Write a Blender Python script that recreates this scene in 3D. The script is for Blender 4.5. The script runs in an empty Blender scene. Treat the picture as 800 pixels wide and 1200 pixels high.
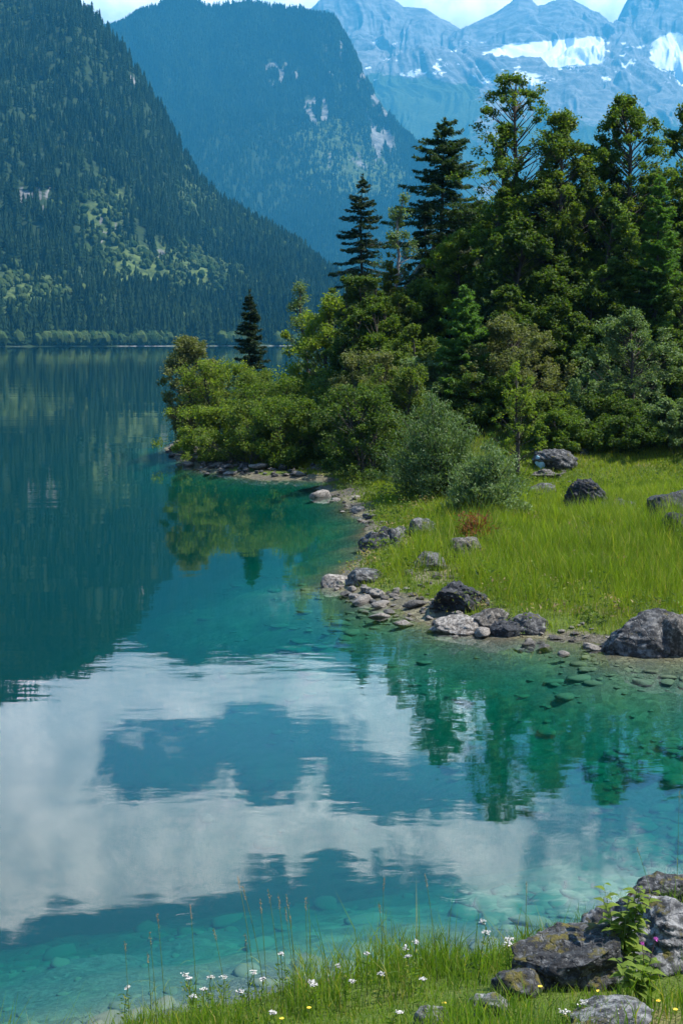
import bpy, bmesh, math, random
import numpy as np

SC = bpy.context.scene
COL = SC.collection
R = math.radians
FPX = 1667.0                      # focal length in photograph pixels (50 mm on a 24 x 36 upright frame)
CAMZ = 5.0
PITCH = math.atan((600 - 399) / FPX)
SUN_AZ, SUN_EL = R(90), R(58)     # azimuth from +Y towards +X

# ------------------------------------------------------------------ noise
def _h(ix, iy, iz, seed):
    h = (ix.astype(np.int64) * 374761393 + iy.astype(np.int64) * 668265263 + iz.astype(np.int64) * 2147483647 + seed * 974711) & 0xFFFFFFFF
    h = ((h ^ (h >> 13)) * 1274126177) & 0xFFFFFFFF
    h = ((h ^ (h >> 16)) * 2246822519) & 0xFFFFFFFF
    return ((h ^ (h >> 15)) & 0xFFFFFF) / float(0xFFFFFF) * 2 - 1

def vn2(x, y, seed=0):
    x = np.asarray(x, float); y = np.asarray(y, float)
    ix = np.floor(x); iy = np.floor(y); fx = x - ix; fy = y - iy
    fx = fx * fx * fx * (fx * (fx * 6 - 15) + 10); fy = fy * fy * fy * (fy * (fy * 6 - 15) + 10)
    z = np.zeros_like(ix)
    a = _h(ix, iy, z, seed); b = _h(ix + 1, iy, z, seed); c = _h(ix, iy + 1, z, seed); d = _h(ix + 1, iy + 1, z, seed)
    return (a * (1 - fx) + b * fx) * (1 - fy) + (c * (1 - fx) + d * fx) * fy

def vn3(p, seed=0):
    i = np.floor(p); f = p - i; f = f * f * (3 - 2 * f)
    r = 0
    for dx in (0, 1):
        for dy in (0, 1):
            for dz in (0, 1):
                w = (f[:, 0] if dx else 1 - f[:, 0]) * (f[:, 1] if dy else 1 - f[:, 1]) * (f[:, 2] if dz else 1 - f[:, 2])
                r = r + w * _h(i[:, 0] + dx, i[:, 1] + dy, i[:, 2] + dz, seed)
    return r

def fbm2(x, y, seed=0, oct=5, gain=.5):
    s = 0; a = 1.0; t = 0
    for k in range(oct):
        s = s + a * vn2(x * 2 ** k + 17.3 * k, y * 2 ** k - 9.1 * k, seed + k); t += a; a *= gain
    return s / t

def ridged2(x, y, seed=0, oct=5, gain=.5):
    s = 0; a = 1.0; t = 0
    for k in range(oct):
        s = s + a * (1 - np.abs(vn2(x * 2 ** k + 5.7 * k, y * 2 ** k + 3.3 * k, seed + k)) * 2); t += a; a *= gain
    return s / t

def fbm3(p, seed=0, oct=4, gain=.5):
    s = 0; a = 1.0; t = 0
    for k in range(oct):
        s = s + a * vn3(p * 2 ** k + 7.7 * k, seed + k); t += a; a *= gain
    return s / t

def sst(a, b, x):
    t = np.clip((np.asarray(x, float) - a) / (b - a), 0, 1)
    return t * t * (3 - 2 * t)

# ------------------------------------------------------------------ camera geometry
CP, SP = math.cos(PITCH), math.sin(PITCH)
def pdir(x, y):
    u = (x - 400) / FPX; v = (600 - y) / FPX
    return np.array([u, CP + v * SP, -SP + v * CP])
def on_level(x, y, z=0.0):
    d = pdir(x, y); t = (z - CAMZ) / d[2]
    return np.array([0, 0, CAMZ]) + d * t
def at_depth(x, y, Y):
    d = pdir(x, y); t = Y / d[1]
    return np.array([0, 0, CAMZ]) + d * t

# ------------------------------------------------------------------ objects
def tag(o, label=None, cat=None, group=None, kind=None):
    if label: o['label'] = label
    if cat: o['category'] = cat
    if group: o['group'] = group
    if kind: o['kind'] = kind
    return o
def empty(name, loc, label, cat, group=None, rz=0.0):
    o = bpy.data.objects.new(name, None); COL.objects.link(o)
    o.location = [float(v) for v in loc]; o.rotation_euler = (0, 0, rz); o.empty_display_size = .2
    return tag(o, label, cat, group)

class MB:
    def __init__(s): s.v = []; s.f = {3: [], 4: []}; s.a = {}; s.n = 0
    def add(s, V, F, **attr):
        V = np.asarray(V, float).reshape(-1, 3); F = np.asarray(F, np.int64)
        s.f[F.shape[1]].append(F + s.n); s.v.append(V)
        for k, val in attr.items():
            s.a.setdefault(k, []).append(np.broadcast_to(np.asarray(val, float), (len(V),)))
        s.n += len(V)
    def build(s, name, mat, parent=None, smooth=False):
        me = bpy.data.meshes.new(name)
        V = np.concatenate(s.v); T = s.f[3]; Q = s.f[4]
        idx = []; tot = []
        if T: t = np.concatenate(T); idx.append(t.ravel()); tot.append(np.full(len(t), 3))
        if Q: q = np.concatenate(Q); idx.append(q.ravel()); tot.append(np.full(len(q), 4))
        idx = np.concatenate(idx).astype(np.int32); tot = np.concatenate(tot).astype(np.int32)
        start = np.concatenate([[0], np.cumsum(tot)[:-1]]).astype(np.int32)
        me.vertices.add(len(V)); me.vertices.foreach_set('co', V.astype(np.float32).ravel())
        me.loops.add(len(idx)); me.loops.foreach_set('vertex_index', idx)
        me.polygons.add(len(tot)); me.polygons.foreach_set('loop_start', start); me.polygons.foreach_set('loop_total', tot)
        me.polygons.foreach_set('use_smooth', np.full(len(tot), bool(smooth)))
        for k, arrs in s.a.items():
            at = me.attributes.new(k, 'FLOAT', 'POINT'); at.data.foreach_set('value', np.concatenate(arrs).astype(np.float32))
        me.update(calc_edges=True); me.validate()
        if mat: me.materials.append(mat)
        o = bpy.data.objects.new(name, me); COL.objects.link(o)
        if parent: o.parent = parent
        return o

def tube(P, rad, sides=6):
    P = np.asarray(P, float); n = len(P); rad = np.broadcast_to(np.asarray(rad, float), (n,))
    T = np.gradient(P, axis=0); T /= np.linalg.norm(T, axis=1, keepdims=True) + 1e-9
    ref = np.array([1., 0, 0]) if abs(T[0][0]) < .8 else np.array([0, 1., 0])
    A = np.cross(T, ref); A /= np.linalg.norm(A, axis=1, keepdims=True) + 1e-9; B = np.cross(T, A)
    ang = np.arange(sides) / sides * 2 * np.pi
    V = P[:, None] + rad[:, None, None] * (A[:, None] * np.cos(ang)[None, :, None] + B[:, None] * np.sin(ang)[None, :, None])
    F = []
    for i in range(n - 1):
        for k in range(sides):
            k2 = (k + 1) % sides
            F.append((i * sides + k, i * sides + k2, (i + 1) * sides + k2, (i + 1) * sides + k))
    return V.reshape(-1, 3), np.array(F)

def norm(a): return a / (np.linalg.norm(a, axis=-1, keepdims=True) + 1e-9)

def leaves(rng, C, L, W, up=.7, tdir=None, fold=.18):
    n = len(C)
    N = norm(rng.normal(size=(n, 3)) + np.array([0, 0, up]))
    T = rng.normal(size=(n, 3)) if tdir is None else tdir + rng.normal(size=(n, 3)) * .35
    T = norm(T - N * np.sum(T * N, 1, keepdims=True)); B = np.cross(N, T)
    L = np.broadcast_to(L, (n,))[:, None]; W = np.broadcast_to(W, (n,))[:, None]
    V = np.stack([C - T * L / 2, C + B * W / 2 + N * W * fold, C + T * L / 2, C - B * W / 2 + N * W * fold], 1)
    F = np.arange(n * 4).reshape(n, 4)
    return V.reshape(-1, 3), F

# ------------------------------------------------------------------ materials
class NT:
    def __init__(s, tree): s.t = tree; s.t.nodes.clear()
    def n(s, typ, ins=None, **props):
        nd = s.t.nodes.new(typ)
        for k, v in props.items(): setattr(nd, k, v)
        for k, v in (ins or {}).items():
            if hasattr(v, 'default_value') or isinstance(v, bpy.types.NodeSocket): s.t.links.new(v, nd.inputs[k])
            else: nd.inputs[k].default_value = v
        return nd
    def math(s, op, a, b=0.0, c=0.0, clamp=False):
        return s.n('ShaderNodeMath', {0: a, 1: b, 2: c}, operation=op, use_clamp=clamp).outputs[0]
    def mix(s, f, a, b, blend='MIX'):
        nd = s.n('ShaderNodeMix', data_type='RGBA', blend_type=blend)
        for k, v in ((0, f), (6, a), (7, b)):
            if isinstance(v, bpy.types.NodeSocket): s.t.links.new(v, nd.inputs[k])
            else: nd.inputs[k].default_value = v
        return nd.outputs[2]
    def noise(s, vec, scale, detail=4, rough=.55, dist=0.0):
        return s.n('ShaderNodeTexNoise', {'Vector': vec, 'Scale': scale, 'Detail': detail, 'Roughness': rough, 'Distortion': dist}).outputs['Fac']
    def remap(s, v, a, b, c=0.0, d=1.0, smooth=True):
        return s.n('ShaderNodeMapRange', {0: v, 1: a, 2: b, 3: c, 4: d}, interpolation_type='SMOOTHSTEP' if smooth else 'LINEAR').outputs[0]
    def attr(s, name): return s.n('ShaderNodeAttribute', attribute_name=name).outputs['Fac']

def new_mat(name):
    m = bpy.data.materials.new(name); m.use_nodes = True
    return m, NT(m.node_tree)
def c4(*c): return (c[0], c[1], c[2], 1.0)

def leaf_mat(name, dark, light, yellow=None, trans=.4, rough=.6, spec=.18):
    m, t = new_mat(name)
    r = t.attr('rnd')
    col = t.mix(r, c4(*dark), c4(*light))
    if yellow:
        col = t.mix(t.remap(t.attr('old'), .8, 1.0), col, c4(*yellow))
    p = t.n('ShaderNodeBsdfPrincipled', {'Base Color': col, 'Roughness': rough, 'Specular IOR Level': spec})
    tc = t.mix(1.0, col, (1.6, 1.75, .5, 1), 'MULTIPLY')
    tr = t.n('ShaderNodeBsdfTranslucent', {'Color': tc})
    mx = t.n('ShaderNodeMixShader', {0: trans, 1: p.outputs[0], 2: tr.outputs[0]})
    t.n('ShaderNodeOutputMaterial', {0: mx.outputs[0]})
    return m

def bark_mat(name, a, b):
    m, t = new_mat(name)
    co = t.n('ShaderNodeTexCoord').outputs['Object']
    st = t.n('ShaderNodeMapping', {'Vector': co, 'Scale': (1, 1, .25)}).outputs[0]
    f = t.noise(st, 14, 5, .65)
    col = t.mix(t.remap(f, .35, .65), c4(*a), c4(*b))
    bp = t.n('ShaderNodeBump', {'Height': f, 'Strength': .6, 'Distance': .02})
    p = t.n('ShaderNodeBsdfPrincipled', {'Base Color': col, 'Roughness': .9, 'Normal': bp.outputs[0]})
    t.n('ShaderNodeOutputMaterial', {0: p.outputs[0]})
    return m

def rock_mat(name, dark, mid, pale, moss=0.0, lichen=.5, scale=1.0, dryline=False):
    m, t = new_mat(name)
    co = t.n('ShaderNodeTexCoord').outputs['Object']
    rnd = t.n('ShaderNodeObjectInfo').outputs['Random']
    off = t.n('ShaderNodeVectorMath', {0: co, 1: t.n('ShaderNodeCombineXYZ', {0: t.math('MULTIPLY', rnd, 37.0), 1: t.math('MULTIPLY', rnd, 11.0)}).outputs[0]}, operation='ADD').outputs[0]
    n1 = t.noise(off, 2.2 * scale, 7, .62, .4)
    n2 = t.noise(off, 9 * scale, 8, .7)
    n3 = t.noise(off, 38 * scale, 5, .7)
    col = t.mix(t.remap(n1, .34, .66), c4(*mid), c4(*pale))
    col = t.mix(t.remap(t.math('ADD', n2, t.math('MULTIPLY', n1, .35)), .62 - .16 * lichen, .78 - .10 * lichen), col, c4(*dark))
    col = t.mix(t.remap(n3, .3, .7, 0, .55), col, t.mix(.5, col, c4(*dark)))
    vo = t.n('ShaderNodeTexVoronoi', {'Vector': off, 'Scale': 17 * scale}, feature='F1')
    col = t.mix(t.math('MULTIPLY', t.remap(vo.outputs['Distance'], .25, .12), t.remap(n2, .5, .62)), col, c4(pale[0] * 1.25, pale[1] * 1.25, pale[2] * 1.2))
    if moss:
        nz = t.n('ShaderNodeSeparateXYZ', {0: t.n('ShaderNodeNewGeometry').outputs['Normal']}).outputs[2]
        ms = t.math('MULTIPLY', t.remap(t.noise(off, 4.5 * scale, 6, .65), .62 - .14 * moss, .70 - .1 * moss), t.remap(nz, .0, .6))
        col = t.mix(ms, col, t.mix(n3, c4(.05, .055, .012), c4(.17, .13, .025)))
    cr = t.n('ShaderNodeTexVoronoi', {'Vector': t.n('ShaderNodeVectorMath', {0: off, 1: t.n('ShaderNodeVectorMath', {0: t.n('ShaderNodeTexNoise', {'Vector': off, 'Scale': 3.0 * scale, 'Detail': 4}).outputs['Color'], 3: .5}, operation='SCALE').outputs[0]}, operation='ADD').outputs[0], 'Scale': 2.4 * scale}, feature='DISTANCE_TO_EDGE').outputs['Distance']
    crack = t.remap(cr, .0, .06)
    hgt = t.math('ADD', t.math('MULTIPLY', n2, 1.0), t.math('ADD', t.math('MULTIPLY', n3, .35), t.math('MULTIPLY', crack, .3)))
    bp = t.n('ShaderNodeBump', {'Height': hgt, 'Strength': .85, 'Distance': .05 / scale})
    p = t.n('ShaderNodeBsdfPrincipled', {'Base Color': col, 'Roughness': .82, 'Specular IOR Level': .35, 'Normal': bp.outputs[0]})
    t.n('ShaderNodeOutputMaterial', {0: p.outputs[0]})
    return m

def plain_mat(name, col, rough=.7, var=.25, scale=20):
    m, t = new_mat(name)
    co = t.n('ShaderNodeTexCoord').outputs['Object']
    f = t.noise(co, scale, 4)
    k = t.mix(f, c4(*[c * (1 - var) for c in col]), c4(*[min(1, c * (1 + var)) for c in col]))
    p = t.n('ShaderNodeBsdfPrincipled', {'Base Color': k, 'Roughness': rough})
    t.n('ShaderNodeOutputMaterial', {0: p.outputs[0]})
    return m

M = {}
M['spruce'] = leaf_mat('spruce_needles', (.012, .026, .011), (.035, .062, .020), trans=.22)
M['spruce_soft'] = leaf_mat('fir_needles', (.020, .042, .014), (.055, .095, .026), trans=.3)
M['larch'] = leaf_mat('larch_needles', (.055, .120, .026), (.120, .225, .050), trans=.45)
M['young'] = leaf_mat('young_conifer_needles', (.060, .085, .015), (.115, .135, .025), trans=.4)
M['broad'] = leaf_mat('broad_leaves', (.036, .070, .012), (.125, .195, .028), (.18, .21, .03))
M['maple'] = leaf_mat('maple_leaves', (.050, .095, .020), (.140, .215, .042), (.20, .24, .05), trans=.42)
M['birch'] = leaf_mat('birch_leaves', (.050, .085, .016), (.140, .195, .034), (.19, .21, .04), trans=.42)
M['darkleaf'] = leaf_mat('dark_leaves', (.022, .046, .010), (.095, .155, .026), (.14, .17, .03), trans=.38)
M['bright'] = leaf_mat('bright_leaves', (.080, .125, .018), (.190, .255, .036), (.24, .26, .04), trans=.45)
M['willow'] = leaf_mat('willow_leaves', (.055, .100, .032), (.140, .205, .075), (.15, .19, .08), trans=.3, rough=.45)
M['olive'] = leaf_mat('olive_leaves', (.075, .095, .032), (.195, .210, .080), (.20, .20, .07), trans=.32)
M['silver'] = leaf_mat('silver_leaves', (.065, .115, .042), (.185, .255, .105), (.20, .24, .10), trans=.3)
M['rust'] = leaf_mat('rusty_fronds', (.14, .045, .016), (.26, .095, .035), trans=.3)
M['grass'] = leaf_mat('grass_blades', (.095, .150, .012), (.215, .265, .026), (.30, .26, .07), trans=.45)
M['grass_near'] = leaf_mat('bank_grass_blades', (.070, .135, .014), (.175, .245, .032), (.29, .25, .07), trans=.45)
M['dry_straw'] = leaf_mat('dry_straw', (.16, .12, .05), (.34, .27, .12), trans=.3)
M['far_conifer'] = leaf_mat('far_conifer_needles', (.008, .019, .009), (.026, .048, .018), trans=.1, rough=1.0, spec=0.0)
M['far_broad'] = leaf_mat('far_broad_leaves', (.024, .048, .016), (.078, .108, .034), trans=.15, rough=1.0, spec=0.0)
M['bark'] = bark_mat('dark_bark', (.035, .028, .022), (.085, .070, .056))
M['birchbark'] = bark_mat('pale_bark', (.10, .09, .08), (.36, .34, .31))
M['rock'] = rock_mat('grey_limestone', (.036, .036, .037), (.155, .152, .146), (.31, .30, .28), moss=.15, lichen=.6)
M['rock_dark'] = rock_mat('dark_limestone', (.020, .021, .024), (.065, .066, .072), (.17, .165, .165), moss=.2, lichen=.8)
M['rock_pale'] = rock_mat('pale_stone', (.10, .085, .070), (.30, .265, .225), (.46, .42, .37), lichen=.2, scale=2.2)
M['rock_brown'] = rock_mat('brown_stone', (.045, .040, .034), (.17, .15, .125), (.30, .27, .235), lichen=.4, scale=2.0)
M['rock_mossy'] = rock_mat('mossy_rock', (.020, .020, .021), (.110, .108, .105), (.27, .265, .25), moss=.8, lichen=.7, scale=1.6)
M['rock_slab'] = rock_mat('pale_slab_rock', (.045, .044, .044), (.235, .23, .225), (.43, .42, .40), moss=.45, lichen=.5, scale=1.6)
M['white'] = plain_mat('white_petals', (.50, .47, .43), .7, .35, 90)
M['pink'] = plain_mat('pink_florets', (.55, .10, .42), .7, .2, 60)
M['yellow'] = plain_mat('yellow_petals', (.75, .50, .03), .6, .1, 60)
M['stem'] = plain_mat('green_stem', (.08, .13, .03), .6, .3, 30)
M['dry'] = plain_mat('dry_seed_head', (.30, .20, .10), .8, .3, 50)
M['redstem'] = plain_mat('reddish_stalk', (.13, .05, .045), .6, .3, 30)
M['blue_end'] = plain_mat('pale_blue_end', (.36, .58, .66), .6, .25, 6)  # pale blue colour for the left end of the ribbed boulder

# ------------------------------------------------------------------ near terrain
def P2(x, y): p = on_level(x, y); return (p[0], p[1])
SHORE = [(-60, 3.5), (-14, 6.5)] + [P2(*q) for q in [(40, 1250), (120, 1219), (210, 1194), (320, 1174), (450, 1146), (560, 1128), (650, 1118), (730, 1104), (800, 1090)]] + \
    [(4.6, 12.6), (8, 14.5), (10, 18.5), (9.5, 21), (7.5, 22)] + \
    [P2(*q) for q in [(800, 772), (735, 766), (690, 752), (640, 748), (590, 747), (535, 742), (495, 722), (455, 706), (425, 699), (385, 688), (400, 671), (432, 652), (428, 634), (434, 612), (412, 598), (398, 583), (372, 572), (402, 563), (350, 562), (300, 561), (245, 553), (215, 541), (193, 527), (208, 516)]] + \
    [(-7.0, 70), (-4.6, 75), (0, 82), (8, 96), (22, 130), (45, 180), (150, 300), (700, 420), (700, -80), (-60, -80)]
SH = np.array(SHORE)
def sdist(X, Y):
    X = np.asarray(X, float); Y = np.asarray(Y, float); shp = X.shape; X = X.ravel(); Y = Y.ravel()
    best = np.full(X.shape, 1e18); ins = np.zeros(X.shape, bool)
    n = len(SH)
    for i in range(n):
        ax, ay = SH[i]; bx, by = SH[(i + 1) % n]
        dx, dy = bx - ax, by - ay
        t = np.clip(((X - ax) * dx + (Y - ay) * dy) / (dx * dx + dy * dy), 0, 1)
        best = np.minimum(best, (X - ax - t * dx) ** 2 + (Y - ay - t * dy) ** 2)
        c = ((ay > Y) != (by > Y)) & (X < (bx - ax) * (Y - ay) / (by - ay + 1e-12) + ax)
        ins ^= c
    d = np.sqrt(best)
    return np.where(ins, d, -d).reshape(shp)

def H(X, Y, d=None):
    X = np.asarray(X, float); Y = np.asarray(Y, float)
    if d is None: d = sdist(X, Y)
    wob = .35 * fbm2(X * .9, Y * .9, 3, 4)
    d2 = d + wob * np.clip(Y / 25, .35, 1.0)
    near = sst(17, 12, Y) * sst(30, 8, X)
    up = np.maximum(d2, 0)
    land = .22 * (1 - np.exp(-up / .7)) + .036 * np.minimum(up, 18)
    bank = .20 * (1 - np.exp(-up / .35)) + .27 * np.minimum(up, 14)
    z = land * (1 - near) + bank * near
    z += (1 - near) * 1.9 * sst(45, 54, Y) * sst(-1, 6, X) * sst(0, 4, d)
    st = 54 + 2.5 * sst(2, 8, X)
    hill = sst(0, 11, Y - st) * sst(-1.5, 1.0, X - (Y - 60) * .05) * sst(0, 5, d)
    z += hill * (4.6 + 3.2 * sst(1.2, 5.5, X) + 1.6 * sst(6, 26, X) + 3 * sst(80, 140, Y))
    bump = .05 * fbm2(X * 1.7, Y * 1.7, 11, 4) + .10 * fbm2(X * .35, Y * .35, 12, 3)
    z += bump * sst(.3, 2.5, d)
    dn = np.maximum(-d2, 0)
    shelf = sst(1.5, 5, X) * sst(15, 19, Y) * sst(40, 24, Y)
    depth = (.20 - .11 * shelf) * dn + (.020 - .012 * shelf) * dn ** 2
    depth = np.minimum(depth, 4 + 16 * (1 - np.exp(-np.maximum(depth - 4, 0) / 16)))
    lump = .10 * fbm2(X * 1.3, Y * 1.3, 21, 4) * sst(0, 2, dn)
    return np.where(d2 > 0, z, -depth + lump)

def gz(x, y): return float(H(np.array([x]), np.array([y]))[0])
def ground_hit(x, y):
    d = pdir(x, y); t = np.concatenate([np.arange(6, 40, .02), np.arange(40, 130, .05)])
    P = np.array([0, 0, CAMZ])[None] + d[None] * t[:, None]
    h = np.maximum(H(P[:, 0], P[:, 1]), -.05)
    k = np.argmax(P[:, 2] <= h)
    return P[k] if P[k][2] <= h[k] else P[-1]

def polar_grid(amin, amax, na, radii):
    A = np.linspace(R(amin), R(amax), na); RR = np.asarray(radii)
    a, r = np.meshgrid(A, RR)
    X = r * np.sin(a); Y = r * np.cos(a)
    nr = len(RR); i = np.arange(nr - 1)[:, None] * na + np.arange(na - 1)[None]
    F = np.stack([i, i + 1, i + 1 + na, i + na], -1).reshape(-1, 4)
    return X, Y, F

def grass_mask(X, Y, d):
    g = sst(.05, .6, d + .5 * fbm2(X * .8, Y * .8, 31, 3))
    near = sst(17, 12, Y)
    g = g * (1 - near) + near * sst(.15, .7, d + .2 * fbm2(X * 2, Y * 2, 33, 3))
    bare = sst(.25, .5, fbm2(X * .45, Y * .45, 35, 4)) * sst(7, 2, d) * (1 - near)
    tip = sst(-3.4, -5.0, X - .6 * fbm2(X * .5, Y * .5, 36, 2)) * sst(45, 50, Y)
    return np.clip(g - .7 * bare, 0, 1) * (1 - .6 * tip * sst(4, 1, d))

m, t = new_mat('ground_cover')
pos = t.n('ShaderNodeNewGeometry').outputs['Position']
g = t.attr('grass'); dep = t.n('ShaderNodeSeparateXYZ', {0: pos}).outputs[2]
w = t.n('ShaderNodeVectorMath', {0: pos, 1: t.n('ShaderNodeVectorMath', {0: t.n('ShaderNodeTexNoise', {'Vector': pos, 'Scale': 1.6, 'Detail': 3}).outputs['Color'], 3: .35}, operation='SCALE').outputs[0]}, operation='ADD').outputs[0]
v1 = t.n('ShaderNodeTexVoronoi', {'Vector': w, 'Scale': 9.0}, feature='F1'); e1 = t.n('ShaderNodeTexVoronoi', {'Vector': w, 'Scale': 9.0}, feature='DISTANCE_TO_EDGE').outputs['Distance']
v2 = t.n('ShaderNodeTexVoronoi', {'Vector': w, 'Scale': 24.0}, feature='F1'); e2 = t.n('ShaderNodeTexVoronoi', {'Vector': w, 'Scale': 24.0}, feature='DISTANCE_TO_EDGE').outputs['Distance']
s1 = t.n('ShaderNodeSeparateColor', {0: v1.outputs['Color']}).outputs[0]; s2 = t.n('ShaderNodeSeparateColor', {0: v2.outputs['Color']}).outputs[0]
big = t.remap(t.noise(pos, .55, 4), .42, .58)
stone = t.mix(big, t.mix(s2, c4(.075, .068, .05), c4(.18, .16, .125)), t.mix(s1, c4(.10, .09, .05), c4(.22, .20, .12)))
gap = t.math('ADD', t.mix(big, t.remap(e2, .0, .09), t.remap(e1, .0, .06)), t.remap(dep, -.05, -.35), clamp=True)
stone = t.mix(gap, c4(.085, .075, .05), stone)
stone = t.mix(t.remap(t.noise(pos, 14, 5), .4, .7, 0, .5), stone, c4(.13, .115, .085))
silt = t.mix(t.noise(pos, 1.3, 6), c4(.11, .12, .085), c4(.23, .235, .18))
silt = t.mix(t.math('MULTIPLY', t.remap(t.noise(t.n('ShaderNodeMapping', {'Vector': pos, 'Scale': (1.0, 2.2, 1)}).outputs[0], 2.3, 5, .6), .52, .64), .7), silt, c4(.045, .045, .03))
bed = t.mix(t.remap(t.math('ADD', dep, t.math('MULTIPLY', t.noise(pos, .5, 4), 1.0)), -.2, -1.7), stone, silt)
turf = t.mix(t.noise(pos, 3.5, 6, .7), c4(.045, .075, .012), c4(.125, .165, .025))
turf = t.mix(t.remap(t.noise(pos, .9, 5), .52, .68, 0, .75), turf, c4(.19, .16, .07))
turf = t.mix(t.attr('shade_floor'), turf, t.mix(t.noise(pos, 5, 5), c4(.018, .026, .010), c4(.040, .052, .016)))  # dark green ground cover on the floor of the wood
gm = t.remap(t.math('ADD', g, t.math('MULTIPLY', t.math('SUBTRACT', t.noise(pos, 6, 5, .7), .5), .7)), .35, .65)
col = t.mix(gm, bed, turf)
hh = t.math('ADD', t.math('MULTIPLY', gap, .5), t.math('MULTIPLY', t.noise(pos, 25, 5), .4))
bp = t.n('ShaderNodeBump', {'Height': hh, 'Strength': .8, 'Distance': .06})
p = t.n('ShaderNodeBsdfPrincipled', {'Base Color': col, 'Roughness': .9, 'Normal': bp.outputs[0], 'Specular IOR Level': .2})
t.n('ShaderNodeOutputMaterial', {0: p.outputs[0]})
M['ground'] = m

def build_ground():
    radii = np.concatenate([np.geomspace(2.5, 120, 620), np.geomspace(121, 420, 50)])
    X, Y, F = polar_grid(-50, 62, 620, radii)
    d = sdist(X, Y); Z = H(X, Y, d)
    gm_ = grass_mask(X, Y, d)
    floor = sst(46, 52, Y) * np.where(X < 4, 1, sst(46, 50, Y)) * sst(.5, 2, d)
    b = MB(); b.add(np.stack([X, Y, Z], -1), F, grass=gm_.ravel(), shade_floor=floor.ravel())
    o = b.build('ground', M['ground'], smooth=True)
    tag(o, 'grassy lakeshore with stony edge and pale lake bed below the water', 'ground', kind='structure')
build_ground()

# lake floor far out, one large sheet
def build_lake_bed():
    b = MB(); X, Y, F = polar_grid(-70, 70, 60, np.geomspace(180, 2400, 40))
    d = sdist(X, Y)
    Z = np.where(d < 0, -19 + 1.0 * fbm2(X * .02, Y * .02, 5, 3), -24)
    b.add(np.stack([X, Y, Z], -1), F, grass=0.0, shade_floor=0.0)
    tag(b.build('lake_bed', M['ground'], smooth=True), 'deep pale lake floor far from the shore', 'lake bed', kind='structure')
build_lake_bed()

# ------------------------------------------------------------------ lake water (a closed body with an absorbing volume)
m, t = new_mat('lake_water')
pos = t.n('ShaderNodeNewGeometry').outputs['Position']
mp = lambda sc: t.n('ShaderNodeMapping', {'Vector': pos, 'Scale': sc}).outputs[0]
r1 = t.noise(mp((.55, 1.0, 1)), 1.1, 2, .5)
r2 = t.noise(mp((.7, 1.3, 1)), 4.2, 3, .5)
r3 = t.noise(mp((.05, .16, 1)), 1.0, 3, .5)
calm = t.remap(t.noise(mp((.03, .08, 1)), 1.0, 3, .55), .38, .62, .35, 1.0)
hgt = t.math('MULTIPLY', t.math('ADD', t.math('MULTIPLY', r1, .0048), t.math('MULTIPLY', r2, .0008)), calm)
hgt = t.math('ADD', hgt, t.math('MULTIPLY', r3, .012))
for (rx, ry, rr) in [(221, 1008, .15), (297, 1025, .20), (219, 1077, .12), (532, 1046, .18)]:
    c = on_level(rx, ry)
    dd = t.n('ShaderNodeVectorMath', {0: pos, 1: (c[0], c[1], 0)}, operation='DISTANCE').outputs['Value']
    k = t.math('MULTIPLY', t.math('SINE', t.math('MULTIPLY', dd, 120.0)), t.remap(t.math('ABSOLUTE', t.math('SUBTRACT', dd, rr)), .06, 0))
    k = t.math('MULTIPLY', k, t.remap(t.noise(pos, 5.0, 2), .45, .62))
    hgt = t.math('ADD', hgt, t.math('MULTIPLY', k, .00018))
bp = t.n('ShaderNodeBump', {'Height': hgt, 'Strength': 1.0, 'Distance': 1.0})
fr = t.n('ShaderNodeFresnel', {'IOR': 1.36, 'Normal': bp.outputs[0]}).outputs[0]
tr = t.n('ShaderNodeBsdfTransparent', {'Color': (1, 1, 1, 1)})
gl = t.n('ShaderNodeBsdfGlossy', {'Color': (1, 1, 1, 1), 'Roughness': .012, 'Normal': bp.outputs[0]})
mx = t.n('ShaderNodeMixShader', {0: fr, 1: tr.outputs[0], 2: gl.outputs[0]})
ab = t.n('ShaderNodeVolumeAbsorption', {'Color': (0, .80, .755, 1), 'Density': 1.45})
scv = t.n('ShaderNodeVolumeScatter', {'Color': (.004, .64, .68, 1), 'Density': .058, 'Anisotropy': .2})
vol = t.n('ShaderNodeAddShader', {0: ab.outputs[0], 1: scv.outputs[0]})
t.n('ShaderNodeOutputMaterial', {'Surface': mx.outputs[0], 'Volume': vol.outputs[0]})
M['water'] = m
def build_water():
    x0, x1, y0, y1, zb = -2600, 2600, -60, 2300, -27
    V = [(x0, y0, 0), (x1, y0, 0), (x1, y1, 0), (x0, y1, 0), (x0, y0, zb), (x1, y0, zb), (x1, y1, zb), (x0, y1, zb)]
    b = MB(); b.add(V, [(0, 1, 2, 3), (7, 6, 5, 4), (0, 4, 5, 1), (1, 5, 6, 2), (2, 6, 7, 3), (3, 7, 4, 0)])
    tag(b.build('lake_water', M['water']), 'calm clear turquoise lake water mirroring clouds and trees', 'water', kind='structure')
build_water()

# ------------------------------------------------------------------ mountains
def elev_h(ypx, r): return CAMZ + r * np.tan((399 - np.asarray(ypx, float)) / FPX)   # height seen at row y from range r

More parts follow.
